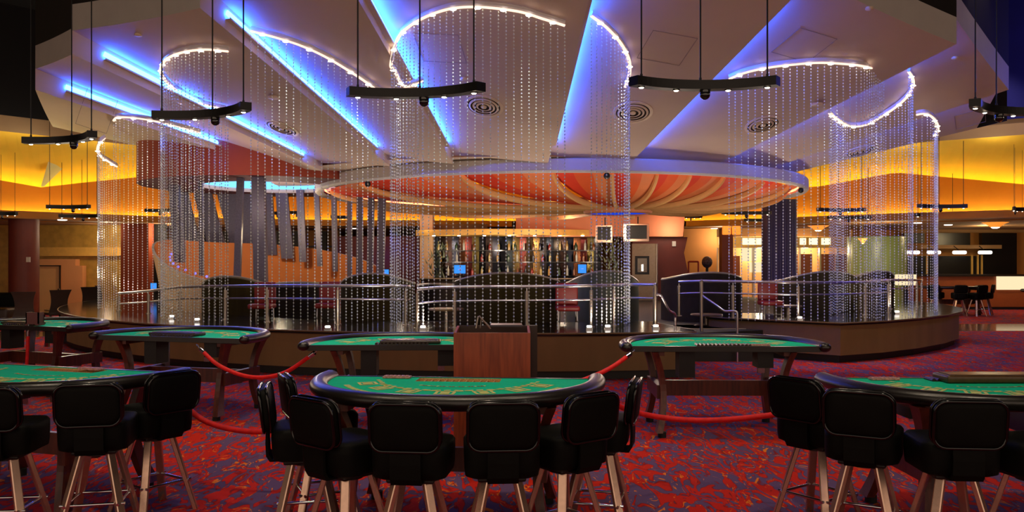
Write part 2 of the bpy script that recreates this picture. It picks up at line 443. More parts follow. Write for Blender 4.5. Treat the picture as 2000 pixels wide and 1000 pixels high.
# ---- round ceiling diffusers
vent0 = None
for px, py, rr, lab in ((550, 250, .36, 'round ceiling diffuser on the panel left of the two hanging bars'),
                        (945, 207, .36, 'round ceiling diffuser behind the middle bead curtain'),
                        (1236, 219, .37, 'round ceiling diffuser just right of the middle bead curtain'),
                        (1490, 244, .36, 'round ceiling diffuser above the right bead curtain strands'),
                        (1680, 296, .36, 'round ceiling diffuser farthest right, seen through the sparkling strands')):
    x, y, z, r, dg = ceil_at(px, py); n = cnormal(r, dg)
    t = thing('air_diffuser', lab, 'air vent', (x, y, z), 'round ceiling diffusers')
    t.rotation_euler = (n).to_track_quat('Z', 'Y').to_euler()
    if vent0 is None:
        def lp(prof): 
            b = MB(); b.lathe(prof, 40); return b
        ORG[t.name] = Vector((0, 0, 0))
        lp([(1.0, 0), (1.0, .03), (.86, .05), (.84, .02), (.84, 0)]).build('outer_ring', M['ventwhite'], t, smooth=40)
        lp([(.84, .004), (0.01, .004)]).build('throat', M['ventdark'], t)
        for q in (.74, .55, .36):
            lp([(q + .01, .01), (q + .03, .05), (q - .05, .085), (q - .075, .075), (q - .02, .01)]).build('cone_ring', M['ventwhite'], t, smooth=40)
        lp([(.16, .03), (.14, .08), (.001, .09)]).build('centre_cap', M['ventwhite'], t, smooth=40)
        vent0 = t
    else:
        kids_of()
        for ch in KIDS[vent0.name]:
            c = ch.copy(); col.objects.link(c); c.parent = t
    t.scale = (rr, rr, rr)
# small ceiling fittings
for px, py, rr, nm, lab in ((1595, 203, .11, 'ceiling_speaker', 'small round beige ceiling speaker above the right diffuser'),
                        (270, 67, .06, 'sprinkler_head', 'tiny sprinkler head on the upper left canopy panel'),
                        (1698, 15, .06, 'sprinkler_head', 'tiny sprinkler head on the upper right canopy panel'),
                        (1865, 112, .06, 'sprinkler_head', 'tiny sprinkler head near the right canopy edge'),
                        (535, 190, .11, 'ceiling_speaker', 'small round beige ceiling speaker left of the hanging bars'),
                        (905, 152, .05, 'sprinkler_head', 'tiny dark sprinkler head above the middle diffuser')):
    x, y, z, r, dg = ceil_at(px, py)
    b = MB(); b.lathe([(rr, z + .01), (rr, z - .025), (rr * .7, z - .035), (.001, z - .04)], 20, (x, y, 0)); b.build(nm, M['ventwhite'], smooth=40, label=lab, cat=nm.replace('_', ' '))

# ---- ring band and petal dish
dish = thing('petal_dish_ceiling', 'shallow dish ceiling of red and orange petals under a pale ring', None, (CX + .6, CY, 3.1), kind='structure')
DX, DY, DR = 1.3, 23.7, 6.6
def dp(r, deg): a = math.radians(deg); return (DX + r * math.sin(a), DY - r * math.cos(a))
b = MB(); b.lathe([(DR - .10, 3.62), (DR - .02, 3.56), (DR + .08, 3.56), (DR + .12, 3.60), (DR + .12, 3.83), (DR + .08, 3.86), (DR - .35, 3.86)], 96, (DX, DY, 0))
b.build('ring_band', M['fascia'], dish, smooth=40)
MB().lathe([(4.5, 3.872), (6.8, 3.872)], 72, (CX, CY, 0)).build('inner_soffit', M['panel'], dish)
AX, AY, AZ, AR = 2.65, 20.9, 3.08, .78      # hub of the petals, off to one side
ribs = [-105, -76, -51, -22.3, -4, 7.2, 16.3, 23.6, 32.2, 45.6, 62, 85, 115, 150, 190, 225]
def petal_pt(deg, t, push=0):
    x0, y0 = dp(DR - .3, deg)
    ang = math.atan2(x0 - AX, -(y0 - AY)); x1, y1 = AX + AR * math.sin(ang), AY - AR * math.cos(ang)
    # profile: steep at the rim, flat toward the hub
    s_ = math.sin(t * pi / 2); c_ = 1 - math.cos(t * pi / 2)
    q = c_ * .78 + t * .22
    z = 3.62 + (AZ - 3.62) * (s_ * .85 + t * .15) - push
    return Vector((x0 + (x1 - x0) * q, y0 + (y1 - y0) * q, z))
ribs_all = ribs + [ribs[0] + 360]
for k in range(len(ribs)):
    a0, a1 = ribs_all[k], ribs_all[k + 1]; NP, NT = 9, 14
    b = MB(); b2 = MB()
    g = [[petal_pt(a0 + (a1 - a0) * i / NP, j / NT, -.10 * math.sin(pi * i / NP) * 0 + .05 * (i / NP - .5) * math.sin(pi * j / NT)) for j in range(NT + 1)] for i in range(NP + 1)]
    o = 0
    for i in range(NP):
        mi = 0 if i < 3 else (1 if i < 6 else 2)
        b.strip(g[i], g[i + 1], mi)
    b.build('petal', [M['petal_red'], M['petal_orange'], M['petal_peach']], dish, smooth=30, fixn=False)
    rib = [petal_pt(a0, j / NT, .08 * math.sin(pi * j / NT) + .02) for j in range(NT + 1)]
    MB().tube(rib, .045, 8, rz=.07, up=(0, 0, 1)).build('petal_rib', M['rib'], dish, smooth=40)
MB().lathe([(AR + .04, 3.12), (AR + .1, 3.05), (AR + .06, 2.94), (AR - .02, 2.92), (AR - .02, 3.12)], 48, (AX, AY, 0)).build('hub_ring', M['bulk'], dish, smooth=40)
MB().lathe([(AR - .04, 2.95), (.01, 2.95)], 48, (AX, AY, 0)).build('hub_light', glow('deep_blue_hub', (.01, .06, .75), .9), dish)
MB().lathe([(DR - .13, 3.66), (DR - .13, 3.72)], 96, (DX, DY, 0)).build('red_cove_strip', M['led_red'], dish)
for px, d in ((684, 18.6), (1190, 16.9), (1568, 20.6)):   # little black fixtures tucked under the ring
    a = math.atan2(PX(px, d) - DX, DY - d); x, y = DX + (DR + .0) * math.sin(a), DY - (DR + .0) * math.cos(a)
    b = MB(); b.ball((x, y, 3.5), .07); b.cyl((x, y, 3.5), (x, y, 3.6), .03)
    b.build('security_camera', M['blackmetal'], smooth=50, label={684: 'small black camera under the left end of the pale ring', 1190: 'small black camera under the front of the pale ring', 1568: 'small black camera under the right end of the pale ring'}[px], cat='security camera', group='cameras under the ring')

# ---- red drum with blue cove
drum = thing('drum_ceiling', 'brick red round ceiling drum with a blue cove over the tan lounge wall', None, (-6.6, 22.2, 3.7), kind='structure')
QX, QY = -6.35, 21.9
MB().lathe([(3.2, 3.68), (3.2, 5.6)], 72, (QX, QY, 0)).build('drum_side', M['reddrum'], drum, smooth=40)
MB().lathe([(1.75, 3.68), (3.2, 3.68)], 72, (QX, QY, 0)).build('drum_soffit', M['redsoffit'], drum)
MB().lathe([(1.75, 3.68), (1.75, 4.1), (.01, 4.1)], 72, (QX, QY, 0)).build('drum_recess', M['panel'], drum)
MB().lathe([(1.70, 3.78), (1.70, 3.98)], 72, (QX, QY, 0)).build('cove_strip', M['led_cyan'], drum)

# ---- raised lounge platform
plat = thing('platform_floor', 'raised lounge platform with black granite ledge and taupe front', None, (CX, CY, 0), kind='structure')
A0, A1 = -112, 12.2
RP = 11.5
def arc_pts(r, a0, a1, n): return [pol(r, a0 + (a1 - a0) * i / n) for i in range(n + 1)]
ZL, ZF = .70, .50
GAPL = [pol(11.5, 12.2), pol(11.45, 12.9), pol(11.2, 13.3), pol(10.6, 13.4), pol(9.4, 13.6)]
outL = arc_pts(RP, A0, A1, 60) + GAPL[1:]
inL = arc_pts(9.4, A0, 13.6, 50)[::-1]
def skirt(path, off_in, z0, z1, name, m, th=.06):
    lo = [(x, y, z0) for x, y in path]; hi = [(x, y, z1) for x, y in path]
    def inn(i):
        x, y = path[i]; v = Vector((CX - x, CY - y)); v.normalize(); return x + v.x * off_in, y + v.y * off_in
    b = MB(); pts = [inn(i) for i in range(len(path))]
    b.strip([(x, y, z0) for x, y in pts], [(x, y, z1) for x, y in pts]); return b.build(name, m, plat, fixn=False)
def offset_pts(path, off):
    out = []
    for i in range(len(path)):
        a = Vector(path[max(i - 1, 0)]); c = Vector(path[min(i + 1, len(path) - 1)]); t = (c - a).normalized()
        out.append((path[i][0] - t.y * off, path[i][1] + t.x * off))
    return out
RIGHT = [(3.95, 16.9), (3.72, 16.0), (3.95, 15.55), (4.6, 15.05), (5.62, 14.25), (6.6, 14.75), (7.6, 15.5), (8.6, 16.45), (9.4, 17.45), (10.1, 18.75), (10.5, 20.2), (10.6, 21.7), (10.4, 23.5)]
for path, inner in ((outL, inL), (RIGHT, None)):
    p2 = offset_pts(path, .05); p3 = offset_pts(path, .14)
    if inner is None: inner = [(9.0, 23.5), (9.1, 21.8), (8.9, 20.3), (8.3, 18.9), (7.5, 17.7), (6.5, 16.9), (5.6, 16.5), (4.9, 16.9)]
    MB().strip([(x, y, .13) for x, y in p2], [(x, y, ZL - .05) for x, y in p2]).build('platform_face', M['taupe'], plat, smooth=25)
    MB().strip([(x, y, 0) for x, y in p3], [(x, y, .14) for x, y in p3]).build('kick_board', M['kick'], plat)
    MB().prism(path + inner, ZL - .05, ZL).build('granite_ledge', M['granite'], plat)
    e = offset_pts(path, -.006)
    MB().tube([(x, y, ZL - .012) for x, y in e], .014, 6).build('ledge_edge', M['granite_edge'], plat, smooth=60)
    MB().strip([(x, y, .2) for x, y in inner], [(x, y, ZL - .05) for x, y in inner]).build('inner_curb', M['taupe'], plat)
MB().prism(arc_pts(9.6, -179, 180, 80)[:-1], 0, ZF).build('lounge_deck', M['darkfloor'], plat)
st = MB(); st.box(2.35, 4.3, 14.55, 16.0, 0, .17); st.build('step', M['kick'], plat)
st = MB(); st.box(2.35, 4.3, 14.95, 16.0, .17, .34); st.build('step', M['kick'], plat)
st = MB(); st.box(2.35, 4.2, 15.35, 16.4, .34, .50); st.build('step', M['kick'], plat)
st = MB()
for y, z in ((14.55, .17), (14.95, .34), (15.35, .5)): st.box(2.35, 4.3, y - .02, y + .03, z, z + .012)
st.build('step_nosing', M['steel'], plat)

# ---- high back: coves, soffits, walls
COVE = [(-260, 22.5), (-120, 22.9), (0, 23.7), (160, 25.3), (310, 27), (480, 28.4), (650, 29.3), (1000, 30), (1340, 30), (1480, 28.4), (1600, 26.8), (1800, 24.8), (2000, 23.4), (2200, 22.4)]
def cpts(off): return [(PX(px, d + off), d + off) for px, d in COVE]
ZC0, ZC1 = 2.98, 3.2
fr = cpts(0); bk = cpts(1.1)
b = MB(); b.strip([(x, y, ZC0) for x, y in fr], [(x, y, ZC1) for x, y in fr])
b.strip([(x, y, ZC0) for x, y in fr], [(PX(px, d + 12), d + 12, ZC0) for px, d in COVE]); b.strip([(x, y, ZC1) for x, y in fr], [(x, y, ZC1 - .2) for x, y in fr]); b.strip([(x, y, ZC1 - .2) for x, y in fr], [(x, y, ZC1 - .2) for x, y in bk])
b.build('ceiling_soffit', M['brownsoffit'], kind='structure', label='brown lowered soffit ringing the back of the casino', loc=(0, 27, 2.98))
ytop = {-260: 300, -120: 330, 0: 352, 80: 366, 160: 357, 310: 342, 480: 350, 650: 356, 1000: 360, 1340: 372, 1480: 372, 1600: 364, 1750: 337, 2000: 360, 2200: 385}
tops = sorted(ytop.items())
def interp(tab, x):
    for (a, va), (c, vc) in zip(tab, tab[1:]):
        if a <= x <= c: return va + (vc - va) * (x - a) / (c - a)
    return tab[-1][1] if x > tab[-1][0] else tab[0][1]
lo, hi, fr2 = [], [], []
for i in range(124):
    px = -260 + i * 20; d = interp(COVE, px) + 1.0
    z1 = PZ(interp(tops, px), d); lo.append((PX(px, d), d, ZC1 - .25)); hi.append((PX(px, d), d, z1))
    df = 20.2 if px < 1000 else 20.2
    fr2.append((PX(px, d) * .86, d - 4.2, 5.0 if px < 1200 else 4.85))
MB().strip(lo, hi).build('wall_cove', M['amberwall'], kind='structure', label='amber cove wall glowing above the brown soffit', loc=(0, 27, 3.1))
b = MB(); b.strip(hi, fr2); b.build('ceiling_slope', M['yellow'], kind='structure', label='sloping amber yellow ceiling behind the canopy', loc=(0, 25, 4))
b = MB(); b.strip(fr2, [(x, y, z + .45) for x, y, z in fr2]); 
b.build('ceiling_beam', M['beam'], kind='structure', label='pinkish beam edging the sloping yellow ceiling', loc=(0, 21, 5))
for h_, m_, l_ in ((fr2[:62], 'dark', 'dark'), (fr2[61:], 'navyceil', 'navy')):
    b = MB(); b.strip([(x, y - .05, z + .4) for x, y, z in h_], [(x, y - .05, 8.3) for x, y, z in h_]); b.build('wall_upper', M[m_], kind='structure', label=l_ + ' upper wall above the pinkish beam', loc=(0, 20, 5.5))
led = [(x, y, ZC1 - .12) for x, y in cpts(.88)]
MB().tube(led, .03, 6).build('cove_light_strip', M['led_amber'], label='amber light strip hidden in the soffit cove', cat='cove light')
# pale triangular fin hung on the left amber wall
f0 = [P(146, 300, 24.2), P(100, 296, 23.2), P(80, 364, 24.4)]
b = MB(); off = Vector((.02, .12, 0)); b.add([*f0, *[p + off for p in f0]], [(0, 1, 2), (5, 4, 3), (0, 3, 4, 1), (1, 4, 5, 2), (2, 5, 3, 0)])
b.build('trim_1', M['fascia'], kind='structure', label='pale triangular fin on the left amber wall')
b = MB(); f0 = [P(1990, 300, 23.2), P(2060, 296, 22.6), P(2070, 366, 23.4)]
b.add([*f0, *[p + off for p in f0]], [(0, 1, 2), (5, 4, 3), (0, 3, 4, 1), (1, 4, 5, 2), (2, 5, 3, 0)]); b.build('trim_2', M['fascia'], kind='structure', label='pale triangular fin on the right amber wall')

# back and side walls under the soffit
MB().box(-30, 30, 40, 40.2, 0, 5).build('wall_back', M['ochre'], kind='structure', label='ochre back wall behind the lounge')
MB().box(-30.2, -30, -4, 40, 0, 8.3).build('wall_left', M['darkbrown'], kind='structure', label='dark wall far to the left')
MB().box(30, 30.2, -4, 40, 0, 8.3).build('wall_right', M['darkbrown'], kind='structure', label='dark wall far to the right')

def wallbox(name, px0, px1, d, y0, y1, m, th=.25, label=None, zb=None, **kw):   # a block facing the tables, given where its front stands
    z1 = PZ(y0, d); z0 = PZ(y1, d) if zb is None else zb
    return MB().box(PX(px0, d), PX(px1, d), d, d + th, max(z0, 0), z1).build(name, m, kind='structure', label=label, **kw)
# left side
wallbox('wall_left_gold', -200, 236, 28.5, 428, 620, M['goldwall'], label='gold glazed wall left of the lounge', zb=0)
wallbox('trim_3', 74, 236, 28.3, 483, 500, M['goldband'], .2, label='pale gold band across the left gold wall')
wallbox('wall_left_peach', 72, 147, 28.2, 506, 600, M['peach'], .3, label='peach lit recess in the left gold wall', zb=0)
wallbox('wall_left_pink', 147, 161, 28.2, 519, 600, M['peach'], .25, label='narrow peach return beside the left recess', zb=0)
wallbox('wall_left_red', 236, 290, 27.2, 432, 620, M['brickwall'], .4, label='brick red wall left of the silver columns', zb=0)
wallbox('wall_left_gap', 290, 318, 27.6, 436, 620, M['blackgap'], .3, label='black opening beside the brick red wall', zb=0)
d1 = wallbox('door_1', 74, 116, 28.1, 520, 600, M['peachdoor'], .12, label='plain peach door in the left recess', zb=0)
b = MB(); 
for a0, a1, y0, y1 in ((72.8, 74.4, 518, 600), (115.6, 117, 518, 600), (72.8, 117, 518, 520)):
    b.box(PX(a0, 28.05), PX(a1, 28.05), 28.04, 28.12, max(0, PZ(y1, 28)), PZ(y0, 28))
b.build('door_frame', M['darkwood'], d1)
MB().lathe([(.40, 0), (.40, 2.98)], 40, (PX(47, 24.6), 24.6, 0)).build('column_left', M['brickcol'], kind='structure', smooth=40, label='round oxblood column at the left')
# middle: dark backdrop behind the sail wall
wallbox('wall_back_left', 318, 660, 33.5, 440, 600, M['ochre'], .3, label='ochre wall seen between the silver columns', zb=0)
b = MB()
for i in range(7): b.box(PX(340 + i * 46, 33.3), PX(362 + i * 46, 33.3), 33.25, 33.4, 0, 2.95)
for z in (1.55, 2.3): b.box(PX(318, 33.2), PX(650, 33.2), 33.15, 33.22, z, z + .06)
b.build('trim_4', M['darkwood'], kind='structure', label='dark framing on the ochre wall between the silver columns')
wallbox('wall_bar_left', 655, 838, 27.5, 462, 600, M['maroon'], .4, label='maroon wall left of the bar mirrors', zb=.5)
MB().box(PX(820, 27), PX(845, 27), 27, 27.5, .5, 3.5).build('column_bar', M['sail'], kind='structure', label='pale lit column left of the bar')
# salmon bulkhead over the bar
d = 26.5
out = [(1008, 414), (1338, 414), (1334, 462), (1008, 462)]
b = MB(); fr_ = [P(x, y, d) for x, y in out]; bk_ = [p + Vector((0, 1.6, 0)) for p in fr_]
b.add(fr_ + bk_, [(0, 1, 2, 3), (7, 6, 5, 4), (0, 4, 5, 1), (1, 5, 6, 2), (2, 6, 7, 3), (3, 7, 4, 0)]); b.build('wall_bulkhead', M['bulk'], kind='structure', label='salmon bulkhead above the right of the bar')
out = [(1236, 463), (1343, 463), (1336, 494), (1344, 533), (1344, 600), (1236, 600)]; d = 26.8
b = MB(); fr_ = [P(x, y, d) for x, y in out]; bk_ = [p + Vector((0, .4, 0)) for p in fr_]; n = len(out)
b.add(fr_ + bk_, [tuple(range(n)), tuple(range(2 * n - 1, n - 1, -1))] + [(i, n + i, n + (i + 1) % n, (i + 1) % n) for i in range(n)])
b.build('wall_maroon', M['maroon'], kind='structure', label='maroon wall with a notched edge right of the steel door')
MB().box(PX(846, 28), PX(952, 28), 27.8, 28.2, 2.2, 2.98).build('wall_bar_olive', M['brownsoffit'], kind='structure', label='brown header above the bar mirrors')
# right side
wallbox('wall_right_ochre', 1335, 1400, 31, 438, 600, M['ochre'], .3, label='ochre wall right of the maroon wall', zb=0)
wallbox('wall_shop', 1395, 1660, 32, 440, 462, M['brownsoffit'], .3, label='brown header over the lit shop front')
wallbox('wall_shop_back', 1385, 1665, 32.6, 440, 620, M['peachdoor'], .3, label='cream wall inside the lit shop front', zb=0)
wallbox('wall_right_back', 1655, 2300, 33, 425, 620, M['ochre'], .3, label='ochre wall behind the right counter', zb=0)
b = MB(); d = 25.0; x0, x1 = PX(1499, d), PX(1556, d); n = 11; pts = []
for i in range(n * 2 + 1):
    t = i / (n * 2); pts.append((x0 + (x1 - x0) * t, d - .12 * math.sin(pi * t) - (.03 if i % 2 else 0)))
b.prism(pts + [(x1, d + .6), (x0, d + .6)], 0, 3.6); b.build('column_navy', M['navycol'], kind='structure', label='tall navy ribbed column right of the petal dish')
d = 29; MB().box(PX(1410, d), PX(1432, d), d, d + .4, 0, 2.9).build('column_brown', M['brickcol'], kind='structure', label='slim oxblood column before the lit shop front')
MB().lathe([(.98, 0), (.98, 2.6), (.9, 2.62)], 48, (PX(1712, 29.5), 29.5, 0)).build('column_green', M['greenglass'], kind='structure', smooth=40, label='wide pale green glass drum behind the right bead curtain')
# ------------------------------------------------------------------ gaming tables
TW, TD, TZ = 1.0, 1.12, .90        # half width, depth, felt height
def d_outline(hw, dep, n=48, back=0.0, e=2.25):
    pts = []
    for i in range(n + 1):
        a = pi * i / n
        c, s_ = math.cos(a), math.sin(a)
        pts.append((-hw * math.copysign(abs(c) ** (2 / e), c), -dep * abs(s_) ** (2 / e) * .96 - (0 if back == 0 else back)))
    return pts     # from the left end round the players' side to the right end
def felt_patch(b, cx, cy, w, h, ang, mi=0, z=TZ + .0025):
    c, s_ = math.cos(ang), math.sin(ang)
    q = [(-w / 2, -h / 2), (w / 2, -h / 2), (w / 2, h / 2), (-w / 2, h / 2)]
    b.add([(cx + x * c - y * s_, cy + x * s_ + y * c, z) for x, y in q], [(0, 1, 2, 3)], mi)
def make_table(tray):
    t = thing('blackjack_table', 'table', 'gaming table', (0, 0, 0), 'green felt gaming tables')
    # bed with felt on top
    out = d_outline(TW - .06, TD - .06)
    rr = random.Random(3)
    hx, hy0, hy1 = .30, -.20, -.03
    if tray == 'open':
        # felt round the recess: front polygon and the strips beside and behind it
        b = MB(); z = TZ
        left = [p for p in out if p[0] <= -hx]; mid = [p for p in out if -hx < p[0] < hx]; right = [p for p in out if p[0] >= hx]
        fL = [(p[0], p[1], z) for p in left] + [(-hx, left[-1][1], z), (-hx, 0, z)]
        fM = [(-hx, left[-1][1], z)] + [(p[0], p[1], z) for p in mid] + [(hx, right[0][1], z), (hx, hy0, z), (-hx, hy0, z)]
        fR = [(hx, right[0][1], z)] + [(p[0], p[1], z) for p in right] + [(hx, 0, z)]
        fB = [(-hx, hy1, z), (hx, hy1, z), (hx, 0, z), (-hx, 0, z)]
        for q in (fL, fM, fR, fB): b.add(q, [tuple(range(len(q)))])
        b.build('felt', M['felt'], t, fixn=False)
        b = MB()
        zt = z - .03
        b.add([(-hx, hy0, zt), (hx, hy0, zt), (hx, hy1, zt), (-hx, hy1, zt)], [(0, 1, 2, 3)])
        b.strip([(-hx, hy0, zt), (hx, hy0, zt), (hx, hy1, zt), (-hx, hy1, zt), (-hx, hy0, zt)], [(-hx, hy0, z), (hx, hy0, z), (hx, hy1, z), (-hx, hy1, z), (-hx, hy0, z)])
        for k in range(1, 12): x = -hx + 2 * hx * k / 12; b.box(x - .004, x + .004, hy0, hy1, zt, zt + .02)
        b.build('chip_tray', M['traygold'], t, fixn=False)
        b = MB(); o2 = d_outline(TW - .06, TD - .06)
        b.strip([(x, y, TZ - .055) for x, y in o2] + [(o2[0][0], 0, TZ - .055)], [(x, y, TZ) for x, y in o2] + [(o2[0][0], 0, TZ)])
        b.add([(x, y, TZ - .055) for x, y in o2], [tuple(range(len(o2)))])
        b.build('table_bed', M['blackmetal'], t)
    else:
        b = MB(); b.add([(x, y, TZ) for x, y in out], [tuple(range(len(out)))]); b.build('felt', M['felt'], t, fixn=False)
        b = MB(); b.prism(out, TZ - .055, TZ - .002); b.build('table_bed', M['blackmetal'], t)
        b = MB(); b.box(-.27, .27, -.16, -.03, TZ, TZ + .006)
        for k in range(14): x = -.26 + .52 * k / 13; b.tube([(x, -.155, TZ + .008), (x, -.035, TZ + .008)], .014, 6)
        b.build('chip_tray', M['traydark'], t, smooth=40)
    MB().box(-TW + .05, TW - .05, -.004, .022, TZ - .05, TZ + .004).build('dealer_edge', M['leather'], t)
    # padded armrest round the players' side, ends turned in
    arm = d_outline(TW - .015, TD - .015, 64)
    arm = [(-TW + .02, .02)] + arm[1:-1] + [(TW - .02, .02)]
    pts = [(x, y, TZ - .005) for x, y in arm]
    b = MB(); b.tube(pts, .062, 14, rz=.05, up=(0, 0, 1)); b.ball((*pts[0][:2], TZ - .005), .06, sz=.8); b.ball((*pts[-1][:2], TZ - .005), .06, sz=.8)
    b.build('armrest', M['leather'], t, smooth=60)
    # printing: betting boxes, small lines between them, curved legends
    b = MB()
    for k in range(7):
        a = math.radians(-66 + 132 * k / 6); cx, cy = .66 * math.sin(a), -.05 - .66 * math.cos(a) ** .9
        for dx, dy, w, h in ((0, .055, .13, .02), (0, -.055, .13, .02), (-.057, 0, .02, .10), (.057, 0, .02, .10), (0, 0, .06, .07)):
            c, s_ = math.cos(a), math.sin(a); felt_patch(b, cx + dx * c - dy * s_, cy + dx * s_ + dy * c, w, h, a)
        for q in range(5):
            u = -.09 + .045 * q; c, s_ = math.cos(a), math.sin(a)
            felt_patch(b, cx + u * 1.5 * c - .10 * s_, cy + u * 1.5 * s_ + .10 * c, .045, .02 + .025 * rr.random(), a + rr.uniform(-.3, .3))
    b.build('betting_boxes', [M['print'], M['printred']], t, fixn=False)
    for sgn in (-1, 1):
        b = MB()
        for k in range(17):
            a = math.radians(sgn * (32 + 1.9 * k)); felt_patch(b, .82 * math.sin(a), -.02 - .89 * math.cos(a), .022, .04, a + rr.uniform(-.35, .35))
        b.build('curved_legend', M['print'], t, fixn=False)
    b = MB()
    for k in range(22):
        a = math.radians(-25 + 50 * k / 21); felt_patch(b, .52 * math.sin(a), .06 - .50 * math.cos(a), .014, .022 * (.5 + rr.random()), a, 1 if k % 3 else 0)
    b.build('centre_legend', [M['print'], M['printred']], t, fixn=False)
    # trestles: two bowed legs each side joined by a rail, with a long stretcher
    for sx in (-1, 1):
        x = sx * .63
        for sy, yt, yb in ((1, -.08, .02), (-1, -.82, -.80)):
            g = []
            for i in range(13):
                u = i / 12; z = .05 + (TZ - .11) * u
                bow = .075 * math.sin(pi * u)
                y = yb + (yt - yb) * u - sy * bow
                w = .085 + .05 * abs(2 * u - 1) ** 2
                xo = x + sx * (.10 * (u - .45) ** 2 * 3 - .02) - (sx * .01)
                g.append([(xo - .03, y - w / 2, z), (xo + .03, y - w / 2, z), (xo + .03, y + w / 2, z), (xo - .03, y + w / 2, z)])
            lg = MB(); lg.rings(g); lo = lg.build('leg', M['wood'], t)
            MB().cyl((x, yb, 0), (x, yb, .055), .042, 14).build('leg_foot', M['rubber'], lo, smooth=40)
        b = MB(); b.box(x - .03, x + .03, -.80, -.10, .36, .50); b.box(x - .035, x + .035, -.86, -.04, TZ - .10, TZ - .055); b.build('trestle_rail', M['wood'], t)
    b = MB(); b.box(-.62, .62, -.49, -.445, .34, .50); b.build('stretcher', M['wood'], t)
    MB().box(.27, .43, -.36, -.14, .57, TZ - .055).build('drop_box', M['blackmetal'], t)
    b = MB(); b.box(-.52, -.36, -.34, -.14, .67, TZ - .055); b.build('lock_box', M['blackmetal'], t)
    MB().box(-.43, -.36, -.16, -.135, .62, .67).build('lock_plate', M['chrome'], t)
    return t
T_open = make_table('open'); T_flat = make_table('flat')
kids_of()
used_t = set()
def put_table(proto, x, y, rz, label):
    o = place(proto, proto.name in used_t, (x, y, 0), rz, label); used_t.add(proto.name); return o
rad = math.radians
NEAR = [(-.37, 6.08, rad(-5), 'green felt card table in the front row centre, before the wooden podium'),
        (3.24, 6.05, rad(0), 'green felt card table at the front right with a brown lid on it'),
        (-3.42, 6.62, rad(-17.5), 'green felt card table cut off by the left edge at the front')]
t_c = put_table(T_open, *NEAR[0]); t_r = put_table(T_flat, *NEAR[1]); t_l = put_table(T_open, *NEAR[2])
# second row: dealer side toward us
BACK = [(-1.12, 8.45, pi + rad(2), 'green felt card table behind the wooden podium'),
        (2.12, 8.30, pi + rad(-1), 'green felt card table in the second row, right of the podium'),
        (-3.85, 9.35, pi - rad(15), 'green felt card table in the second row left, at the platform'),
        (-6.55, 11.0, pi - rad(20), 'green felt card table farthest left with a red card holder on it')]
for a in BACK: put_table(T_flat, *a)

def on_table(tb, x, y):
    x0, y0, rz, _ = tb; c, s_ = math.cos(rz), math.sin(rz); return (x0 + x * c - y * s_, y0 + x * s_ + y * c)
# lids, cards and holders lying on the felts
def lid(tb, x, y, w, dd, h, m, label):
    p = on_table(tb, x, y); b = MB(); b.rbox((0, 0, h / 2), (w, dd, h), .012); b.box(-w / 2 + .03, w / 2 - .03, -dd / 2 + .03, dd / 2 - .03, h, h + .006)
    o = b.build('chip_tray_lid', m, label=label, cat='tray lid', loc=(0, 0, 0), smooth=40, group='tray lids on the felts')
    ORG[o.name] = Vector((*p, TZ)); o.location = (*p, TZ + .004); o.rotation_euler = (0, 0, tb[2]); return o
lid(NEAR[1], .13, -.16, .70, .22, .05, mat('brown_lid_leather', (82, 56, 26), .3, var=.3, scale=20), 'long brown chip tray lid on the front right table')
lid(BACK[0], -.08, -.16, .62, .20, .035, M['traydark'], 'dark wooden chip tray lid on the table behind the podium')
lid(BACK[2], .02, -.18, .62, .20, .035, M['traydark'], 'dark wooden chip tray lid on the table by the platform')
lid(BACK[3], .1, -.2, .60, .2, .03, M['traydark'], 'dark wooden chip tray lid on the farthest left table')
def card(tb, x, y, label):
    p = on_table(tb, x, y); b = MB(); b.box(-.10, .10, -.035, .035, 0, .012)
    for k in range(6): b.box(-.09 + .03 * k, -.068 + .03 * k, -.028, .028, .012, .016)
    o = b.build('chip_rack', M['chips'], label=label, cat='chip rack', loc=(0, 0, 0), group='small pink chip racks'); o.location = (*p, TZ + .004); o.rotation_euler = (0, 0, tb[2])
card(NEAR[0], -.46, -.06, 'small pink striped rack left of the tray on the centre table')
card(NEAR[1], -.58, -.08, 'small pink striped rack left of the brown lid')
card(NEAR[2], .16, -.06, 'small pink striped rack on the left front table')
card(BACK[1], -.36, -.07, 'small pink striped rack on the second row right table')
p = on_table(BACK[3], -.21, -.12)
b = MB(); b.box(-.09, .09, -.07, .07, 0, .02); b.box(-.085, .085, -.065, -.05, .02, .17); b.box(-.085, -.07, -.065, .065, .02, .17); b.box(.07, .085, -.065, .065, .02, .17); b.box(-.085, .085, .05, .065, .02, .13)
o = b.build('card_holder', M['redplastic'], label='dark red discard card holder on the farthest left table', cat='card holder', loc=(0, 0, 0)); o.location = (*p, TZ + .004)

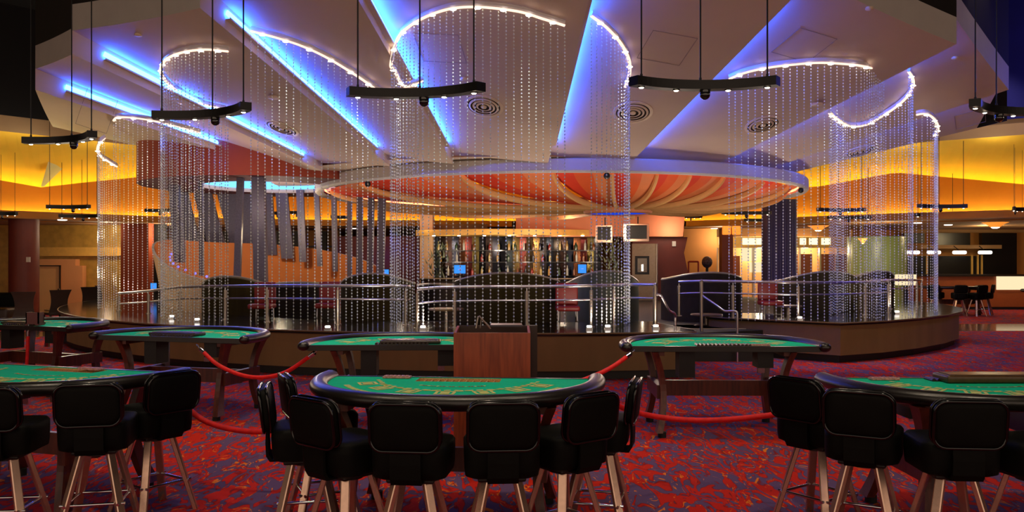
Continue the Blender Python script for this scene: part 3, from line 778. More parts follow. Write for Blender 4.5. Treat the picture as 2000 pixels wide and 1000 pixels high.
# ------------------------------------------------------------------ stools
def make_stool():
    t = thing('casino_stool', 'stool', 'stool', (0, 0, 0), 'black casino stools')
    b = MB(); rings = []
    for z, w, dd, r in ((.545, .17, .16, .05), (.56, .205, .19, .07), (.60, .21, .20, .08), (.68, .212, .205, .085), (.72, .212, .205, .085), (.738, .20, .19, .08), (.746, .15, .14, .07)):
        ring = []
        for cx, cy, a0 in ((w - r, dd - r, 0), (-w + r, dd - r, pi / 2), (-w + r, -dd + r, pi), (w - r, -dd + r, 1.5 * pi)):
            for i in range(6):
                a = a0 + pi / 2 * i / 5; ring.append((cx + r * math.cos(a), cy + r * math.sin(a), z))
        rings.append(ring)
    b.rings(rings); b.build('seat', M['vinyl'], t, smooth=50)
    b = MB(); b.rbox((0, 0, .532), (.27, .27, .028), .012); b.cyl((0, 0, .50), (0, 0, .53), .09, 20); b.build('swivel_plate', M['blackmetal'], t, smooth=40)
    rot = Matrix.Rotation(rad(7), 3, 'X'); c = Vector((0, -.235, .855))
    b = MB()
    def rr(w, h, r, y):
        ring = []
        for cx, cz, a0 in ((w - r, h - r, 0), (-w + r, h - r, pi / 2), (-w + r, -h + r, pi), (w - r, -h + r, 1.5 * pi)):
            for i in range(6):
                a = a0 + pi / 2 * i / 5; x = cx + r * math.cos(a); ring.append(c + rot @ Vector((x, y + .35 * (x * x) - .012, cz + r * math.sin(a))))
        return ring
    W, HH = .19, .13
    b.rings([rr(W - .03, HH - .03, .04, -.034), rr(W - .008, HH - .008, .06, -.028), rr(W, HH, .065, -.012), rr(W, HH, .065, .012), rr(W - .008, HH - .008, .06, .028), rr(W - .03, HH - .03, .04, .036)])
    b.build('backrest', M['vinyl'], t, smooth=50)
    b = MB(); b.tube(rr(W + .002, HH + .002, .067, -.022), .010, 8, loop=True); b.tube(rr(W + .002, HH + .002, .067, .022), .009, 8, loop=True); b.build('piping', M['piping'], t, smooth=60)
    b = MB(); g = []
    for y, z, in ((-.02, .545), (-.20, .545), (-.222, .58), (-.226, .66), (-.222, .76)):
        g.append([(-.085, y, z), (.085, y, z), (.085, y - .016, z - .012), (-.085, y - .016, z - .012)])
    b.rings(g); b.build('back_support', M['vinyl'], t)
    tops, feet = [], []
    for a in (45, 135, 225, 315):
        ca, sa = math.cos(rad(a)), math.sin(rad(a)); p0 = Vector((.125 * ca, .125 * sa, .522)); p1 = Vector((.285 * ca, .285 * sa, 0)); feet.append(p0.lerp(p1, .60))
        u = Vector((-sa, ca, 0)); n_ = Vector((ca, sa, 0)); b = MB()
        b.rings([[p + u * x + n_ * y for x, y in ((-.026, -.012), (-.02, -.017), (.02, -.017), (.026, -.012), (.026, .012), (.02, .017), (-.02, .017), (-.026, .012))] for p in (p0, p1)])
        b.build('leg', M['leg_metal'], t)
    for i in range(4):
        p, q = feet[i], feet[(i + 1) % 4]; e = (q - p).normalized() * .035
        b = MB(); b.tube([p - e + Vector((0, 0, 0)), q + e], .0095, 8); b.build('foot_rail', M['chrome'], t, smooth=60)
    return t
stool = make_stool(); kids_of()
ns = [0]
def put_stool(x, y, phi, label, group='black stools at the front tables'):
    # phi: degrees the sitter's gaze turns to the right of straight ahead
    place(stool, ns[0] > 0, (x, y, 0), rad(-phi), label, group); ns[0] += 1
for px, ytop_, phi, lab in (     # where each backrest stands and how high it reaches in the view
    (562, 733, 66, 'black swivel stool at the far left corner of the centre table, back edge-on behind another'),
    (521, 753, 78, 'black swivel stool left of the centre table, seen side-on nearest the rope'),
    (613, 778, 40, 'black swivel stool at the centre table, turned right, second from its left end'),
    (791, 787, 6, 'black swivel stool before the centre table, left one of the two middle stools'),
    (983, 785, -4, 'black swivel stool before the centre table, right one of the two middle stools'),
    (1155, 770, -38, 'black swivel stool at the centre table, angled left before the right curve'),
    (1238, 742, -76, 'black swivel stool at the far right end of the centre table, back edge-on'),
    (1554, 740, 54, 'black swivel stool at the left tip of the front right table'),
    (1677, 764, 30, 'black swivel stool second from the left at the front right table'),
    (1893, 782, 5, 'black swivel stool facing straight at the front right table'),
    (2085, 784, -10, 'black swivel stool cut off by the right edge of the view'),
    (338, 728, -55, 'black swivel stool at the right end of the left front table'),
    (173, 750, -12, 'black swivel stool in the middle of the left front table'),
    (-28, 757, -6, 'black swivel stool cut off by the left edge of the view')):
    dpt = 1247.0 / (ytop_ - 510); x = PX(px, dpt)
    put_stool(x + .24 * math.sin(rad(phi)), dpt + .24 * math.cos(rad(phi)), phi, lab)

# ------------------------------------------------------------------ podium
t = thing('podium', 'reddish wooden podium behind the centre front table', 'podium', (PX(962, 7.1), 7.1, 0))
d = 6.98; x0, x1 = PX(886, d), PX(1036, d)
MB().box(x0, x1, d, d + .02, .02, 1.15).build('front_panel', M['wood2'], t)
b = MB(); b.add([(x1 - .02, d + .02, 0), (x1, d + .02, 0), (x1, d + .46, 0), (x1 - .02, d + .46, 0), (x1 - .02, d + .02, 1.15), (x1, d + .02, 1.15), (x1, d + .46, 1.175), (x1 - .02, d + .46, 1.175)],
    [(0, 1, 2, 3), (4, 7, 6, 5), (0, 4, 5, 1), (1, 5, 6, 2), (2, 6, 7, 3), (3, 7, 4, 0)]); b.build('side_panel', M['wood2'], t)
b = MB(); b.add([(x0, d + .02, 0), (x0 + .02, d + .02, 0), (x0 + .02, d + .46, 0), (x0, d + .46, 0), (x0, d + .02, 1.15), (x0 + .02, d + .02, 1.15), (x0 + .02, d + .46, 1.175), (x0, d + .46, 1.175)],
    [(0, 1, 2, 3), (4, 7, 6, 5), (0, 4, 5, 1), (1, 5, 6, 2), (2, 6, 7, 3), (3, 7, 4, 0)]); b.build('side_panel', M['wood2'], t)
b = MB(); b.box(x0 + .02, x1 + .07, d + .46, d + .48, .02, 1.175); b.box(x1, x1 + .07, d + .40, d + .46, .05, 1.18); b.build('back_panel', M['darkwood'], t)
for z in (.35, .7, 1.08): MB().box(x0 + .02, x1 - .02, d + .02, d + .46, z, z + .02).build('shelf', M['wood2'], t)
t = thing('wire_easel', 'folded metal easel frame lying in the podium top', 'easel', (PX(950, 7.15), 7.15, 1.1))
def wire(pts, r=.008): b = MB(); b.tube(pts, r, 8); return b
e0, e1, e2, e3 = P(930, 641, 7.12), P(934, 618, 7.12), P(958, 642, 7.15), P(955, 640, 7.2)
wire([e0, e1, P(936, 617, 7.12), e2], .007).build('frame', M['steel'], t, smooth=60)
wire([P(938, 641, 7.3), P(940, 622, 7.3), P(957, 638, 7.3)], .006).build('strut', M['steel'], t, smooth=60)
b = MB(); p = P(958, 637, 7.15); b.box(p.x, p.x + .27, 7.12, 7.34, 1.19, 1.205); b.build('tray', mat('slate_tray', (60, 56, 66), .35, .5, var=.1), t)

# ------------------------------------------------------------------ velvet ropes
def rope(pts, label, ends=(True, True), r=.021):
    pts = [Vector(p) for p in pts]
    # smooth through the points
    q = []
    for i in range(len(pts) - 1):
        p0, p1, p2, p3 = pts[max(i - 1, 0)], pts[i], pts[i + 1], pts[min(i + 2, len(pts) - 1)]
        for k in range(8):
            u = k / 8; q.append(.5 * ((2 * p1) + (p2 - p0) * u + (2 * p0 - 5 * p1 + 4 * p2 - p3) * u * u + (3 * p1 - p0 - 3 * p2 + p3) * u ** 3))
    q.append(pts[-1])
    t = thing('velvet_rope', label, 'rope', q[len(q) // 2], 'red velvet ropes between the tables')
    MB().tube(q, r, 12).build('rope', M['velvet'], t, smooth=60)
    for on, a, c in ((ends[0], q[0], q[1]), (ends[1], q[-1], q[-2])):
        if not on: continue
        dn = (a - c).normalized(); b = MB(); b.cyl(a - dn * .01, a + dn * .06, r * 1.12, 12); eo = b.build('end_cap', M['chrome'], t, smooth=40)
        b = MB(); b.tube([a + dn * .06, a + dn * .09, a + dn * .11 + Vector((0, 0, .015)), a + dn * .13 + Vector((0, 0, .012)), a + dn * .12], .006, 8); b.build('hook', M['chrome'], eo, smooth=60)
rope([P(398, 688, 9.05), P(425, 712, 8.95), P(470, 732, 8.85), P(515, 737, 8.7), P(560, 726, 8.6), P(606, 695, 8.5)], 'red velvet rope looped between the two left tables of the second row')
rope([P(1224, 697, 8.15), P(1195, 717, 8.0), P(1160, 734, 7.9), P(1110, 750, 7.75), P(1045, 750, 7.6)], 'red velvet rope running from the podium to the second row right table', (True, False))
rope([P(1190, 780, 6.2), P(1225, 800, 6.35), P(1290, 815, 6.45), P(1370, 821, 6.4), P(1460, 816, 6.3), P(1540, 804, 6.2), P(1590, 782, 6.1), P(1618, 766, 6.05)], 'red velvet rope slung between the centre and right front tables')
rope([P(345, 778, 6.4), P(366, 797, 6.35), P(400, 822, 6.3), P(450, 838, 6.25), P(510, 843, 6.2), P(560, 832, 6.2), P(615, 790, 6.2)], 'red velvet rope slung between the left and centre front tables')
rope([P(55, 655, 10.9), P(54, 680, 10.9), P(52, 715, 10.9), P(50, 722, 10.85)], 'short red velvet rope hanging straight down from the farthest left table', (True, False))
# coiled yellow cord on the carpet under the left table
b = MB(); b.tube([(PX(60, 7.9) + .14 * math.cos(a * .35) * (1 + .1 * math.sin(a)), 7.9 + .11 * math.sin(a * .35), .012 + .006 * (a % 5)) for a in range(40)], .008, 6)
b.build('cord_coil', M['print'], smooth=60, label='coil of yellow cord lying on the carpet at the left', cat='cord')

# ------------------------------------------------------------------ hanging light bars
def make_pendant():
    t = thing('hanging_light_bar', 'bar', 'pendant light', (0, 0, 0), 'curved black hanging light bars')
    ra, half = 1.25, rad(36); n = 24
    def c(a, off=0): return (ra + off) * math.sin(a), (ra + off) * math.cos(a) - ra
    b = MB(); rings = []
    for i in range(n + 1):
        a = -half + 2 * half * i / n; (xi, yi), (xo, yo) = c(a, -.065), c(a, .065)
        rings.append([(xi, yi, -.05), (xo, yo, -.05), (xo, yo, .045), (xi, yi, .045)])
    b.rings(rings); b.build('bar', M['blackmetal'], t)
    for a in (-half * .86, 0, half * .86):
        x, y = c(a); b = MB(); b.cyl((x, y, .045), (x, y, .08), .014, 8); b.cyl((x, y, .06), (x, y, 4.6), .009, 6); b.build('cable', M['blackmetal'], t, smooth=40)
    for a in (-half * .86, -half * .33, half * .36, half * .86):
        x, y = c(a); b = MB(); b.lathe([(.036, -.05), (.036, -.058), (.028, -.06), (.028, -.052)], 20, (x, y, 0)); so = b.build('spotlight', M['blackmetal'], t, smooth=40)
        b = MB(); b.lathe([(.027, -.056), (.02, -.066), (.001, -.07)], 20, (x, y, 0)); b.build('lens', M['lamp_warm'], so, smooth=60)
    x, y = c(half * .06); b = MB(); b.cyl((x, y, -.05), (x, y, -.075), .055, 20); b.ball((x, y, -.095), .055, 16, 10); b.build('camera_dome', M['glassdark'], t, smooth=50)
    return t
pend = make_pendant(); kids_of(); npd = [0]
def put_pendant(px, py, d, rz, label, group='curved black hanging light bars', s_=1.0):
    o = place(pend, npd[0] > 0, (PX(px, d), d, PZ(py, d)), rad(rz), label, group); npd[0] += 1; o.scale = (s_, s_, 1); return o
PEN = [(820, 182, 9.1, -10, 'curved black light bar with spotlights hanging before the middle bead curtain'),
       (1368, 167, 8.7, 0, 'curved black light bar hanging over the second row right table'),
       (415, 222, 10.2, -24, 'curved black light bar hanging over the table by the platform at left'),
       (140, 272, 12.2, -25, 'curved black light bar hanging farthest left, below the canopy edge'),
       (1946, 215, 10.6, 25, 'curved black light bar cut off by the right edge of the view')]
for a in PEN: put_pendant(*a)
# ------------------------------------------------------------------ bead curtains hung from curved tracks
def smooth_path(pts, n=10):
    pts = [Vector(p) for p in pts]; q = []
    for i in range(len(pts) - 1):
        p0, p1, p2, p3 = pts[max(i - 1, 0)], pts[i], pts[i + 1], pts[min(i + 2, len(pts) - 1)]
        for k in range(n):
            u = k / n; q.append(.5 * ((2 * p1) + (p2 - p0) * u + (2 * p0 - 5 * p1 + 4 * p2 - p3) * u * u + (3 * p1 - p0 - 3 * p2 + p3) * u ** 3))
    q.append(pts[-1]); return q
def track_pt(px, py, rmin=9.5, rmax=11.25):
    best = None
    for i in range(700):
        d = 11.8 + i * .02
        x = PX(px, d); z = PZ(py, d); dx, dy = x - CX, CY - d
        r = math.hypot(dx, dy); dg = math.degrees(math.atan2(dx, dy))
        if r < rmin or r > rmax or abs(dg) > 88: continue
        dgc = max(-75.9, min(77.9, dg))
        e = abs(zceil(r, dgc) - .06 - z) + .02 * abs(r - 10.6)
        if best is None or e < best[0]: best = (e, x, d, zceil(r, dgc) - .06)
    if best is None:
        return None
    return Vector(best[1:])
def curtain(pxs, label, sp=.115, hot=.36, rmin=9.3, rmax=11.25, depths=None):
    tp = []
    for i, (px, py) in enumerate(pxs):
        if depths: d = depths[i]; tp.append(Vector((PX(px, d), d, PZ(py, d))))
        else:
            p = track_pt(px, py, rmin, rmax)
            if p is not None: tp.append(p)
    path = smooth_path(tp, 12)
    base = path[len(path) // 2]
    t = thing('bead_curtain', label, 'bead curtain', (base.x, base.y, ZL), 'sparkling bead curtains round the lounge')
    MB().tube(path, .028, 8, rz=.045, up=(0, 0, 1)).build('track', M['acrylic'], t, smooth=60)
    # resample by arc length
    cum = [0]
    for a, c in zip(path, path[1:]): cum.append(cum[-1] + (c - a).length)
    def at(s):
        for i in range(len(cum) - 1):
            if cum[i] <= s <= cum[i + 1]: return path[i].lerp(path[i + 1], (s - cum[i]) / max(1e-6, cum[i + 1] - cum[i]))
        return path[-1].copy()
    L_ = cum[-1]
    gl = MB(); gl.tube([p + Vector((0, 0, -.045)) for p in path], .03, 6, rz=.018, up=(0, 0, 1)); gl.build('diffuser', M['track_glow'], t, smooth=60)
    nh = max(2, int(L_ / hot)); cc = (CX, CY)
    for i in range(nh):
        p = at(L_ * (i + .5) / nh); b = MB(); b.ball((p.x, p.y, p.z - .062), .022, 10, 6, sx=2.4, sy=2.4, sz=.7); b.build('track_lamp', M['track_hot'], t, smooth=60)
    # strands: a thin wire with small cut beads
    vs, fs = [], []
    n = max(2, int(L_ / sp)); rr = random.Random(len(pxs) * 31 + int(base.x * 10)); k = .0132
    for i in range(n + 1):
        p = at(L_ * i / n); zt, zb = p.z - .06, ZL + .002
        x, y = p.x, p.y; o = len(vs); w = .0011
        vs += [(x + w, y, zt), (x - w, y + w, zt), (x - w, y - w, zt), (x + w, y, zb), (x - w, y + w, zb), (x - w, y - w, zb)]
        fs += [(o, o + 1, o + 4, o + 3), (o + 1, o + 2, o + 5, o + 4), (o + 2, o, o + 3, o + 5)]
        z = zt - .03 - rr.random() * .05
        while z > zb + .02:
            o = len(vs); vs += [(x, y, z + k * 1.3), (x + k, y, z), (x, y + k, z), (x - k, y, z), (x, y - k, z), (x, y, z - k * 1.3)]
            fs += [(o, o + 1, o + 2), (o, o + 2, o + 3), (o, o + 3, o + 4), (o, o + 4, o + 1), (o + 5, o + 2, o + 1), (o + 5, o + 3, o + 2), (o + 5, o + 4, o + 3), (o + 5, o + 1, o + 4)]
            z -= .054
    b = MB(); b.v = vs; b.f = fs; b.mi = [0] * len(fs)
    b.build('bead_strands', M['bead'], t, kind='stuff', fixn=False)
    # the track's downlights
    for s in [L_ * (i + .5) / max(1, int(L_ / 1.1)) for i in range(max(1, int(L_ / 1.1)))]:
        p = at(s); v = Vector((p.x - CX, p.y - CY, 0)).normalized() * .22
        spot('curtain_downlight', p + v + Vector((0, 0, -.1)), p + v * .6 + Vector((0, 0, -5)), CURT, (1., .95, .86), 34, .8, .05)
    return path
CURT = 240
curtain([(1103, 45), (1060, 30), (1010, 16), (930, 8), (870, 14), (815, 36), (778, 68), (764, 105), (772, 135), (790, 152), (825, 172)],
        'tall bead curtain in the middle, its hooked track curling left')
curtain([(1155, 26), (1185, 48), (1212, 78), (1228, 112), (1229, 140), (1221, 165)], 'narrow bead curtain right of the middle one, dense along its right side')
curtain([(490, 55), (540, 68), (590, 85), (640, 108), (700, 145), (745, 176), (775, 202)], 'bead curtain left of the middle one, its track slanting down to the right')
curtain([(445, 95), (400, 92), (355, 98), (324, 112), (314, 132), (322, 152), (350, 178), (390, 204), (440, 226)], 'bead curtain at the left on a hook-shaped track behind the light bar')
curtain([(222, 232), (230, 225), (260, 226), (300, 232), (345, 243), (392, 256)], depths=[17.6, 17.5, 17.35, 17.25, 17.4, 17.6], label= 'bead curtain low on the far left panel on a gently bent track')
curtain([(204, 266), (195, 275), (191, 290), (197, 302), (212, 312), (228, 322)], 'narrow dense bead curtain at the left end of the lounge', depths=[17.8, 17.6, 17.9, 18.4, 18.9, 19.3], sp=.13)
curtain([(1424, 150), (1455, 138), (1500, 128), (1550, 121), (1600, 118), (1645, 119), (1685, 124), (1726, 135)], 'wide bead curtain at the right on an arched track')
curtain([(1775, 136), (1782, 148), (1783, 163), (1775, 180), (1757, 199), (1728, 220), (1690, 240), (1655, 255), (1620, 269)], 'bead curtain at the far right on a sickle-shaped track', sp=.12)
curtain([(1790, 220), (1805, 218), (1820, 224), (1830, 238), (1831, 252), (1825, 262)], 'narrow dense bead curtain at the right end of the lounge', depths=[16.6, 16.5, 16.6, 17.0, 17.5, 18.0], sp=.11)

# ------------------------------------------------------------------ railings
def railing(pts, label, post_at, ztop=None, zbase=ZL, mid=.22, ends=True):
    # pts: (px, depth, top y px)
    path = smooth_path([(PX(px, d), d, PZ(y, d)) for px, d, y in pts], 8)
    c = path[len(path) // 2]
    t = thing('lounge_railing', label, 'railing', (c.x, c.y, ZL), 'steel railings round the lounge')
    MB().tube(path, .026, 12).build('top_rail', M['rail'], t, smooth=60)
    lowp = [p - Vector((0, 0, mid)) for p in path]
    MB().tube(lowp, .016, 10).build('mid_rail', M['rail'], t, smooth=60)
    for u in post_at:
        p = path[min(int(u * (len(path) - 1)), len(path) - 1)]
        b = MB(); b.cyl((p.x, p.y, zbase), (p.x, p.y, p.z - .07), .030, 14); b.cyl((p.x, p.y, zbase), (p.x, p.y, zbase + .015), .055, 16); po = b.build('post', M['steel'], t, smooth=40)
        b = MB(); b.cyl((p.x, p.y, p.z - mid - .01), (p.x, p.y, p.z - .01), .012, 8); b.ball((p.x, p.y, p.z - mid), .032, 10, 6); b.build('bracket', M['chrome'], po, smooth=50)
    return path
railing([(232, 17.6, 573), (290, 16.7, 568), (352, 15.9, 561), (440, 15.0, 559), (535, 14.3, 558), (660, 13.8, 558), (780, 13.6, 559), (800, 13.9, 560)],
        'long steel railing on the left of the lounge, sloping down at its far end', (0.0, .15, .29, .43, .57, .73, .9))
railing([(815, 13.0, 565), (850, 13.05, 562), (895, 13.1, 561), (965, 13.15, 560), (1038, 13.2, 560), (1110, 13.2, 559), (1160, 13.3, 558), (1195, 13.6, 557), (1230, 13.95, 556), (1283, 13.45, 556)],
        'steel railing in the middle of the lounge behind the podium', (0.0, .21, .44, .66, .80, .99))
railing([(1326, 15.9, 551), (1372, 15.6, 549), (1440, 15.3, 550), (1505, 15.15, 551), (1567, 15.2, 552), (1630, 15.6, 552), (1690, 16.2, 551), (1735, 16.9, 549)],
        'steel railing on the right of the lounge', (0.0, .285, .57, .86, 1.0))
railing([(1700, 18.0, 548), (1745, 18.3, 547), (1795, 19.0, 547), (1800, 19.6, 547)], 'short steel railing farthest right, behind the far bead curtain', (.3, .66, 1.0), mid=.19)
def handrail(label, pts, post, r=.02):
    c = pts[0]; t = thing('stair_handrail', label, 'handrail', (post[0], post[1], post[2]), 'handrails at the lounge steps')
    MB().tube(smooth_path(pts, 6), r, 10).build('rail', M['rail'], t, smooth=60)
    b = MB(); b.cyl(post[:3], (post[0], post[1], post[3]), .03, 14); b.ball((post[0], post[1], post[3]), .034, 10, 6); b.build('post', M['steel'], t, smooth=40)
d = 14.9
q = [P(1371, 577, d), P(1400, 597, d - .25), P(1412, 606, d - .33), P(1418, 608, d - .36), P(1430, 607.5, d - .42), P(1438, 609, d - .45), P(1440, 616, d - .46)]
e = q[-1]; q += [Vector((e.x, e.y, .5)), Vector((e.x, e.y, .0))]
p = P(1370, 549, d); handrail('steel handrail bending down beside the steps, right side', q, (p.x, p.y, .0, p.z))
d = 13.9
q = [P(1282, 576, d - .5), P(1290, 577, d - .5), P(1295, 585, d - .5), P(1306, 605, d - .45), P(1311, 609, d - .4), P(1317, 612, d - .35), P(1319, 618, d - .3)]
e = q[-1]; q += [Vector((e.x, e.y, .78)), Vector((e.x, e.y, .70))]
p = P(1280, 556, d - .42); handrail('steel handrail bending down beside the steps, left side', q, (p.x, p.y, ZL, p.z))

# small lamps standing on the granite ledge
for px, d, lab in ((640, 12.75, 'small bright lamp on the ledge behind the second row middle table'), (826, 12.75, 'small bright lamp on the ledge left of the podium'),
                   (1151, 12.8, 'small bright lamp on the ledge right of the podium'), (1187, 12.9, 'small bright lamp on the ledge under the railing bend'), (1281, 12.95, 'small bright lamp on the ledge at the foot of the left handrail'),
                   (385, 14.4, 'small bright lamp on the ledge at the left railing'), (335, 15.2, 'small bright lamp on the ledge below the hooked left track'), (1562, 14.85, 'small bright lamp on the right ledge'), (1752, 16.6, 'small bright lamp on the right ledge near the far curtain')):
    x = PX(px, d); t = thing('ledge_lamp', lab, 'lamp', (x, d, ZL), 'small lamps on the granite ledge')
    b = MB(); b.box(x - .05, x + .05, d - .03, d + .05, ZL, ZL + .03); b.build('base', M['chrome'], t)
    if px not in (335, 385): spot('ledge_uplight', (x, d + .02, ZL + .1), (x * .8, 17.5 if x < 5 else 19.5, 3.6), 28, (1.0, .82, .66), 80, .8, .03)
    b = MB(); b.rbox((x, d, ZL + .048), (.08, .05, .036), .012); b.build('lens', M['white_lamp'], t, smooth=40)

# ------------------------------------------------------------------ tan sail wall and silver columns
SX, SY, SR = -6.05, 21.6, 2.72
def rimz(x, y): return 1.66 - .125 * (x - SX) + .18 * (y - SY)
sail = thing('wall_sail', 'curved tan wall with a slanting rim below the silver columns', None, (SX, SY, ZF), kind='structure')
def sail_r(a, z): return SR + .10 * (z - .5) 
g0, g1, ri = [], [], []
for i in range(97):
    a = 2 * pi * i / 96; cx, cy = math.cos(a), math.sin(a)
    tip = .28 * max(0, math.cos(a - pi * 1.02)) ** 6
    zt = rimz(SX + SR * cx, SY + SR * cy) + tip; ro = SR + (.32 * (zt - ZF) / 1.5) * max(0, -cx) ** 2
    g0.append((SX + SR * cx, SY + SR * cy, ZF)); g1.append((SX + ro * cx, SY + ro * cy, zt)); ri.append((SX + (ro - .06) * cx, SY + (ro - .06) * cy, zt))
MB().strip(g0, g1).build('outer_skin', M['sail'], sail, smooth=40)
gi = [(SX + (SR - .06) * math.cos(2 * pi * i / 96), SY + (SR - .06) * math.sin(2 * pi * i / 96), ZF) for i in range(97)]
MB().strip(gi, ri).build('inner_skin', M['orange'], sail, smooth=40, fixn=True)
MB().strip(g1, ri).build('rim', M['fascia'], sail)
for i in range(15):
    a = pi * (.98 + .62 * i / 14); x, y = SX + (SR - .12) * math.cos(a), SY + (SR - .12) * math.sin(a)
    b = MB(); b.ball((x, y, rimz(x, y) + .05), .028, 8, 5); b.build('rim_led', M['led_dot'], sail)
colm = [(510, 545, 337, 18.95, .125, -10), (468, 535, 337, 19.1, .06, -8), (392, 525, 342, 20.1, .06, 0), (345, 500, 350, 21.4, .10, 0)]
cols = [(510, 18.95, 505, .14), (463, 19.1, 470, .075), (394, 19.8, 392, .05), (352, 20.9, 340, .12)]
labs = ['silver slanting column, the widest in front of the tan wall', 'thin silver slanting column left of the widest one', 'thin silver column at the left of the tan wall', 'silver column at the left tip of the tan wall']
def slant(px0, d0, px1, d1, w, lab, zb=None, zt=3.75, dp_=None):
    x0 = PX(px0, d0); z0 = rimz(x0, d0) - .1 if zb is None else zb; x1 = PX(px1, d1); b = MB()
    dd = dp_ or w * .7
    b.rings([[(x - w, y - dd, z), (x + w, y - dd, z), (x + w, y + dd, z), (x - w, y + dd, z)] for x, y, z in ((x0, d0, z0), (x1, d1, zt))])
    b.build('slanted_column', M['purplecol'], kind='structure', label=lab)
for (px0, d0, px1, w), lab in zip(cols, labs): slant(px0, d0, px1, d0 + .25, w, lab)
back = [(378, 23.6, 350, .22), (425, 24.0, 395, .25), (472, 24.2, 442, .27), (497, 24.2, 476, .20), (528, 24.1, 518, .20), (562, 23.9, 550, .17), (592, 23.7, 586, .10), (625, 23.4, 618, .07), (655, 23.0, 652, .07), (683, 22.6, 683, .06), (702, 22.2, 703, .08), (722, 21.9, 726, .08), (742, 21.6, 747, .10)]
for i, (px0, d0, px1, w) in enumerate(back):
    slant(px0, d0, px1, d0 - .2, w, 'wide silver panel column standing on the far rim of the tan wall' if w > .15 else 'slim silver column on the right part of the far rim', zb=rimz(PX(px0, d0), d0) - .3, zt=3.75, dp_=.05)

# ------------------------------------------------------------------ booths
def booth(px0, px1, ypk, d, label, m=None, depth=1.0, y_end=556):
    x0, x1 = PX(px0, d), PX(px1, d); c = (x0 + x1) / 2; w = (x1 - x0) / 2
    t = thing('booth', label, 'booth', (c, d, ZF), 'curved high-backed lounge booths')
    n = 40; g0, g1, g0b, g1b = [], [], [], []
    zp, ze = PZ(ypk, d), PZ(y_end, d)
    for i in range(n + 1):
        a = pi * (1.0 + i / n); cx, cy = math.cos(a), math.sin(a)
        u = abs(cx); zt = ze + (zp - ze) * (1 - u ** 2.2)
        for lst, k, z in ((g0, 1.0, ZF), (g1, 1.0, zt), (g0b, .93, ZF), (g1b, .93, zt)):
            lst.append((c + w * k * cx, d + depth * (1 + k * cy) * 1.0, z))
    b = MB(); b.strip(g0, g1); b.strip(g1b, g0b); b.build('back', m or M['olive'], t, smooth=40, fixn=False)
    mid = [((a[0] + q[0]) / 2, (a[1] + q[1]) / 2, a[2]) for a, q in zip(g1, g1b)]
    MB().tube(mid, .035, 8).build('top_edge', M['olive_edge'], t, smooth=60)
    b = MB(); s_ = [(c + w * .92 * math.cos(pi * (1 + i / 24)), d + depth * (1 + .92 * math.sin(pi * (1 + i / 24)))) for i in range(25)]
    s2 = [(c + w * .5 * math.cos(pi * (1 + i / 24)), d + depth * (1 + .5 * math.sin(pi * (1 + i / 24)))) for i in range(25)]
    b.prism(s_ + s2[::-1], ZF, ZF + .45); b.build('seat', M['redseat'], t)
    b = MB(); b.cyl((c, d + depth, ZF), (c, d + depth, ZF + .7), .05, 12); b.cyl((c, d + depth, ZF + .7), (c, d + depth, ZF + .74), w * .38, 24); b.build('booth_table', M['darkwood'], t, smooth=40)
booth(370, 512, 541, 17.2, 'dark olive curved booth before the tan sail wall', y_end=560, depth=.85)
booth(518, 644, 553, 17.5, 'low dark booth back added to darken the gap between the two left olive booths', m=M['navybooth'], depth=.8, y_end=557)  # added dark booth that hides the bright wall behind it
booth(806, 890, 556, 17.4, 'low dark booth back added to darken the space left of the middle olive booth', m=M['navybooth'], y_end=560)  # another added booth, put in to keep this space dark
booth(648, 800, 536, 16.6, 'dark olive curved booth left of the middle railing')
booth(880, 1100, 535, 14.9, 'dark olive curved booth in the middle behind the podium', y_end=553)
booth(1112, 1262, 531, 15.8, 'greenish curved booth right of the middle one', m=mat('green_olive_upholstery', (70, 76, 56), .5, var=.2, scale=3, stretch=(5, 5, .3)), y_end=556)
booth(1308, 1472, 534, 17.0, 'navy grey curved booth behind the steps', m=M['navybooth'], y_end=548)
booth(1540, 1706, 532, 17.4, 'dark olive curved booth behind the right railing', y_end=552)
booth(1672, 1772, 531, 19.6, 'dark curved booth farthest right behind the beads', y_end=548)
# small red-backed lounge chairs and a little table
def small_chair(px, d, lab):
    x = PX(px, d); t = thing('lounge_chair', lab, 'chair', (x, d, ZF), 'low lounge chairs inside the railing')
    MB().rbox((x, d, ZF + .42), (.42, .42, .09), .03).build('seat', M['redseat'], t, smooth=40)
    MB().rbox((x, d + .19, ZF + .66), (.40, .06, .40), .025).build('backrest', M['redseat'], t, smooth=40)
    for sx in (-1, 1):
        for sy in (-1, 1): MB().cyl((x + sx * .17, d + sy * .17, ZF), (x + sx * .16, d + sy * .16, ZF + .38), .014, 8).build('leg', M['chrome'], t, smooth=40)
small_chair(512, 15.4, 'low red lounge chair right of the left olive booth')
small_chair(640, 15.6, 'low red lounge chair between the two left olive booths')
small_chair(1108, 14.7, 'low red lounge chair right of the middle olive booth')
small_chair(1505, 16.6, 'low red lounge chair behind the right railing')
def round_table(px, d, y, r, lab, zb=ZF):
    x = PX(px, d); z = PZ(y, d); t = thing('cocktail_table', lab, 'table', (x, d, zb), 'small round lounge tables')
    b = MB(); b.lathe([(.001, z), (r, z), (r + .01, z - .02), (r, z - .035), (.001, z - .035)], 32, (x, d, 0)); b.build('table_top', M['granite_edge'], t, smooth=40)
    MB().cyl((x, d, zb), (x, d, z - .03), .035, 12).build('pedestal', M['steel'], t, smooth=40)
    MB().lathe([(.001, zb + .02), (.22, zb + .015), (.24, zb), (.001, zb)], 24, (x, d, 0)).build('foot', M['steel'], t, smooth=40)
round_table(872, 14.4, 602, .30, 'round cocktail table left of the middle booth')
round_table(1380, 16.2, 613, .30, 'round cocktail table at the navy grey booth')
round_table(1540, 16.4, 596, .25, 'round cocktail table before the right olive booth')
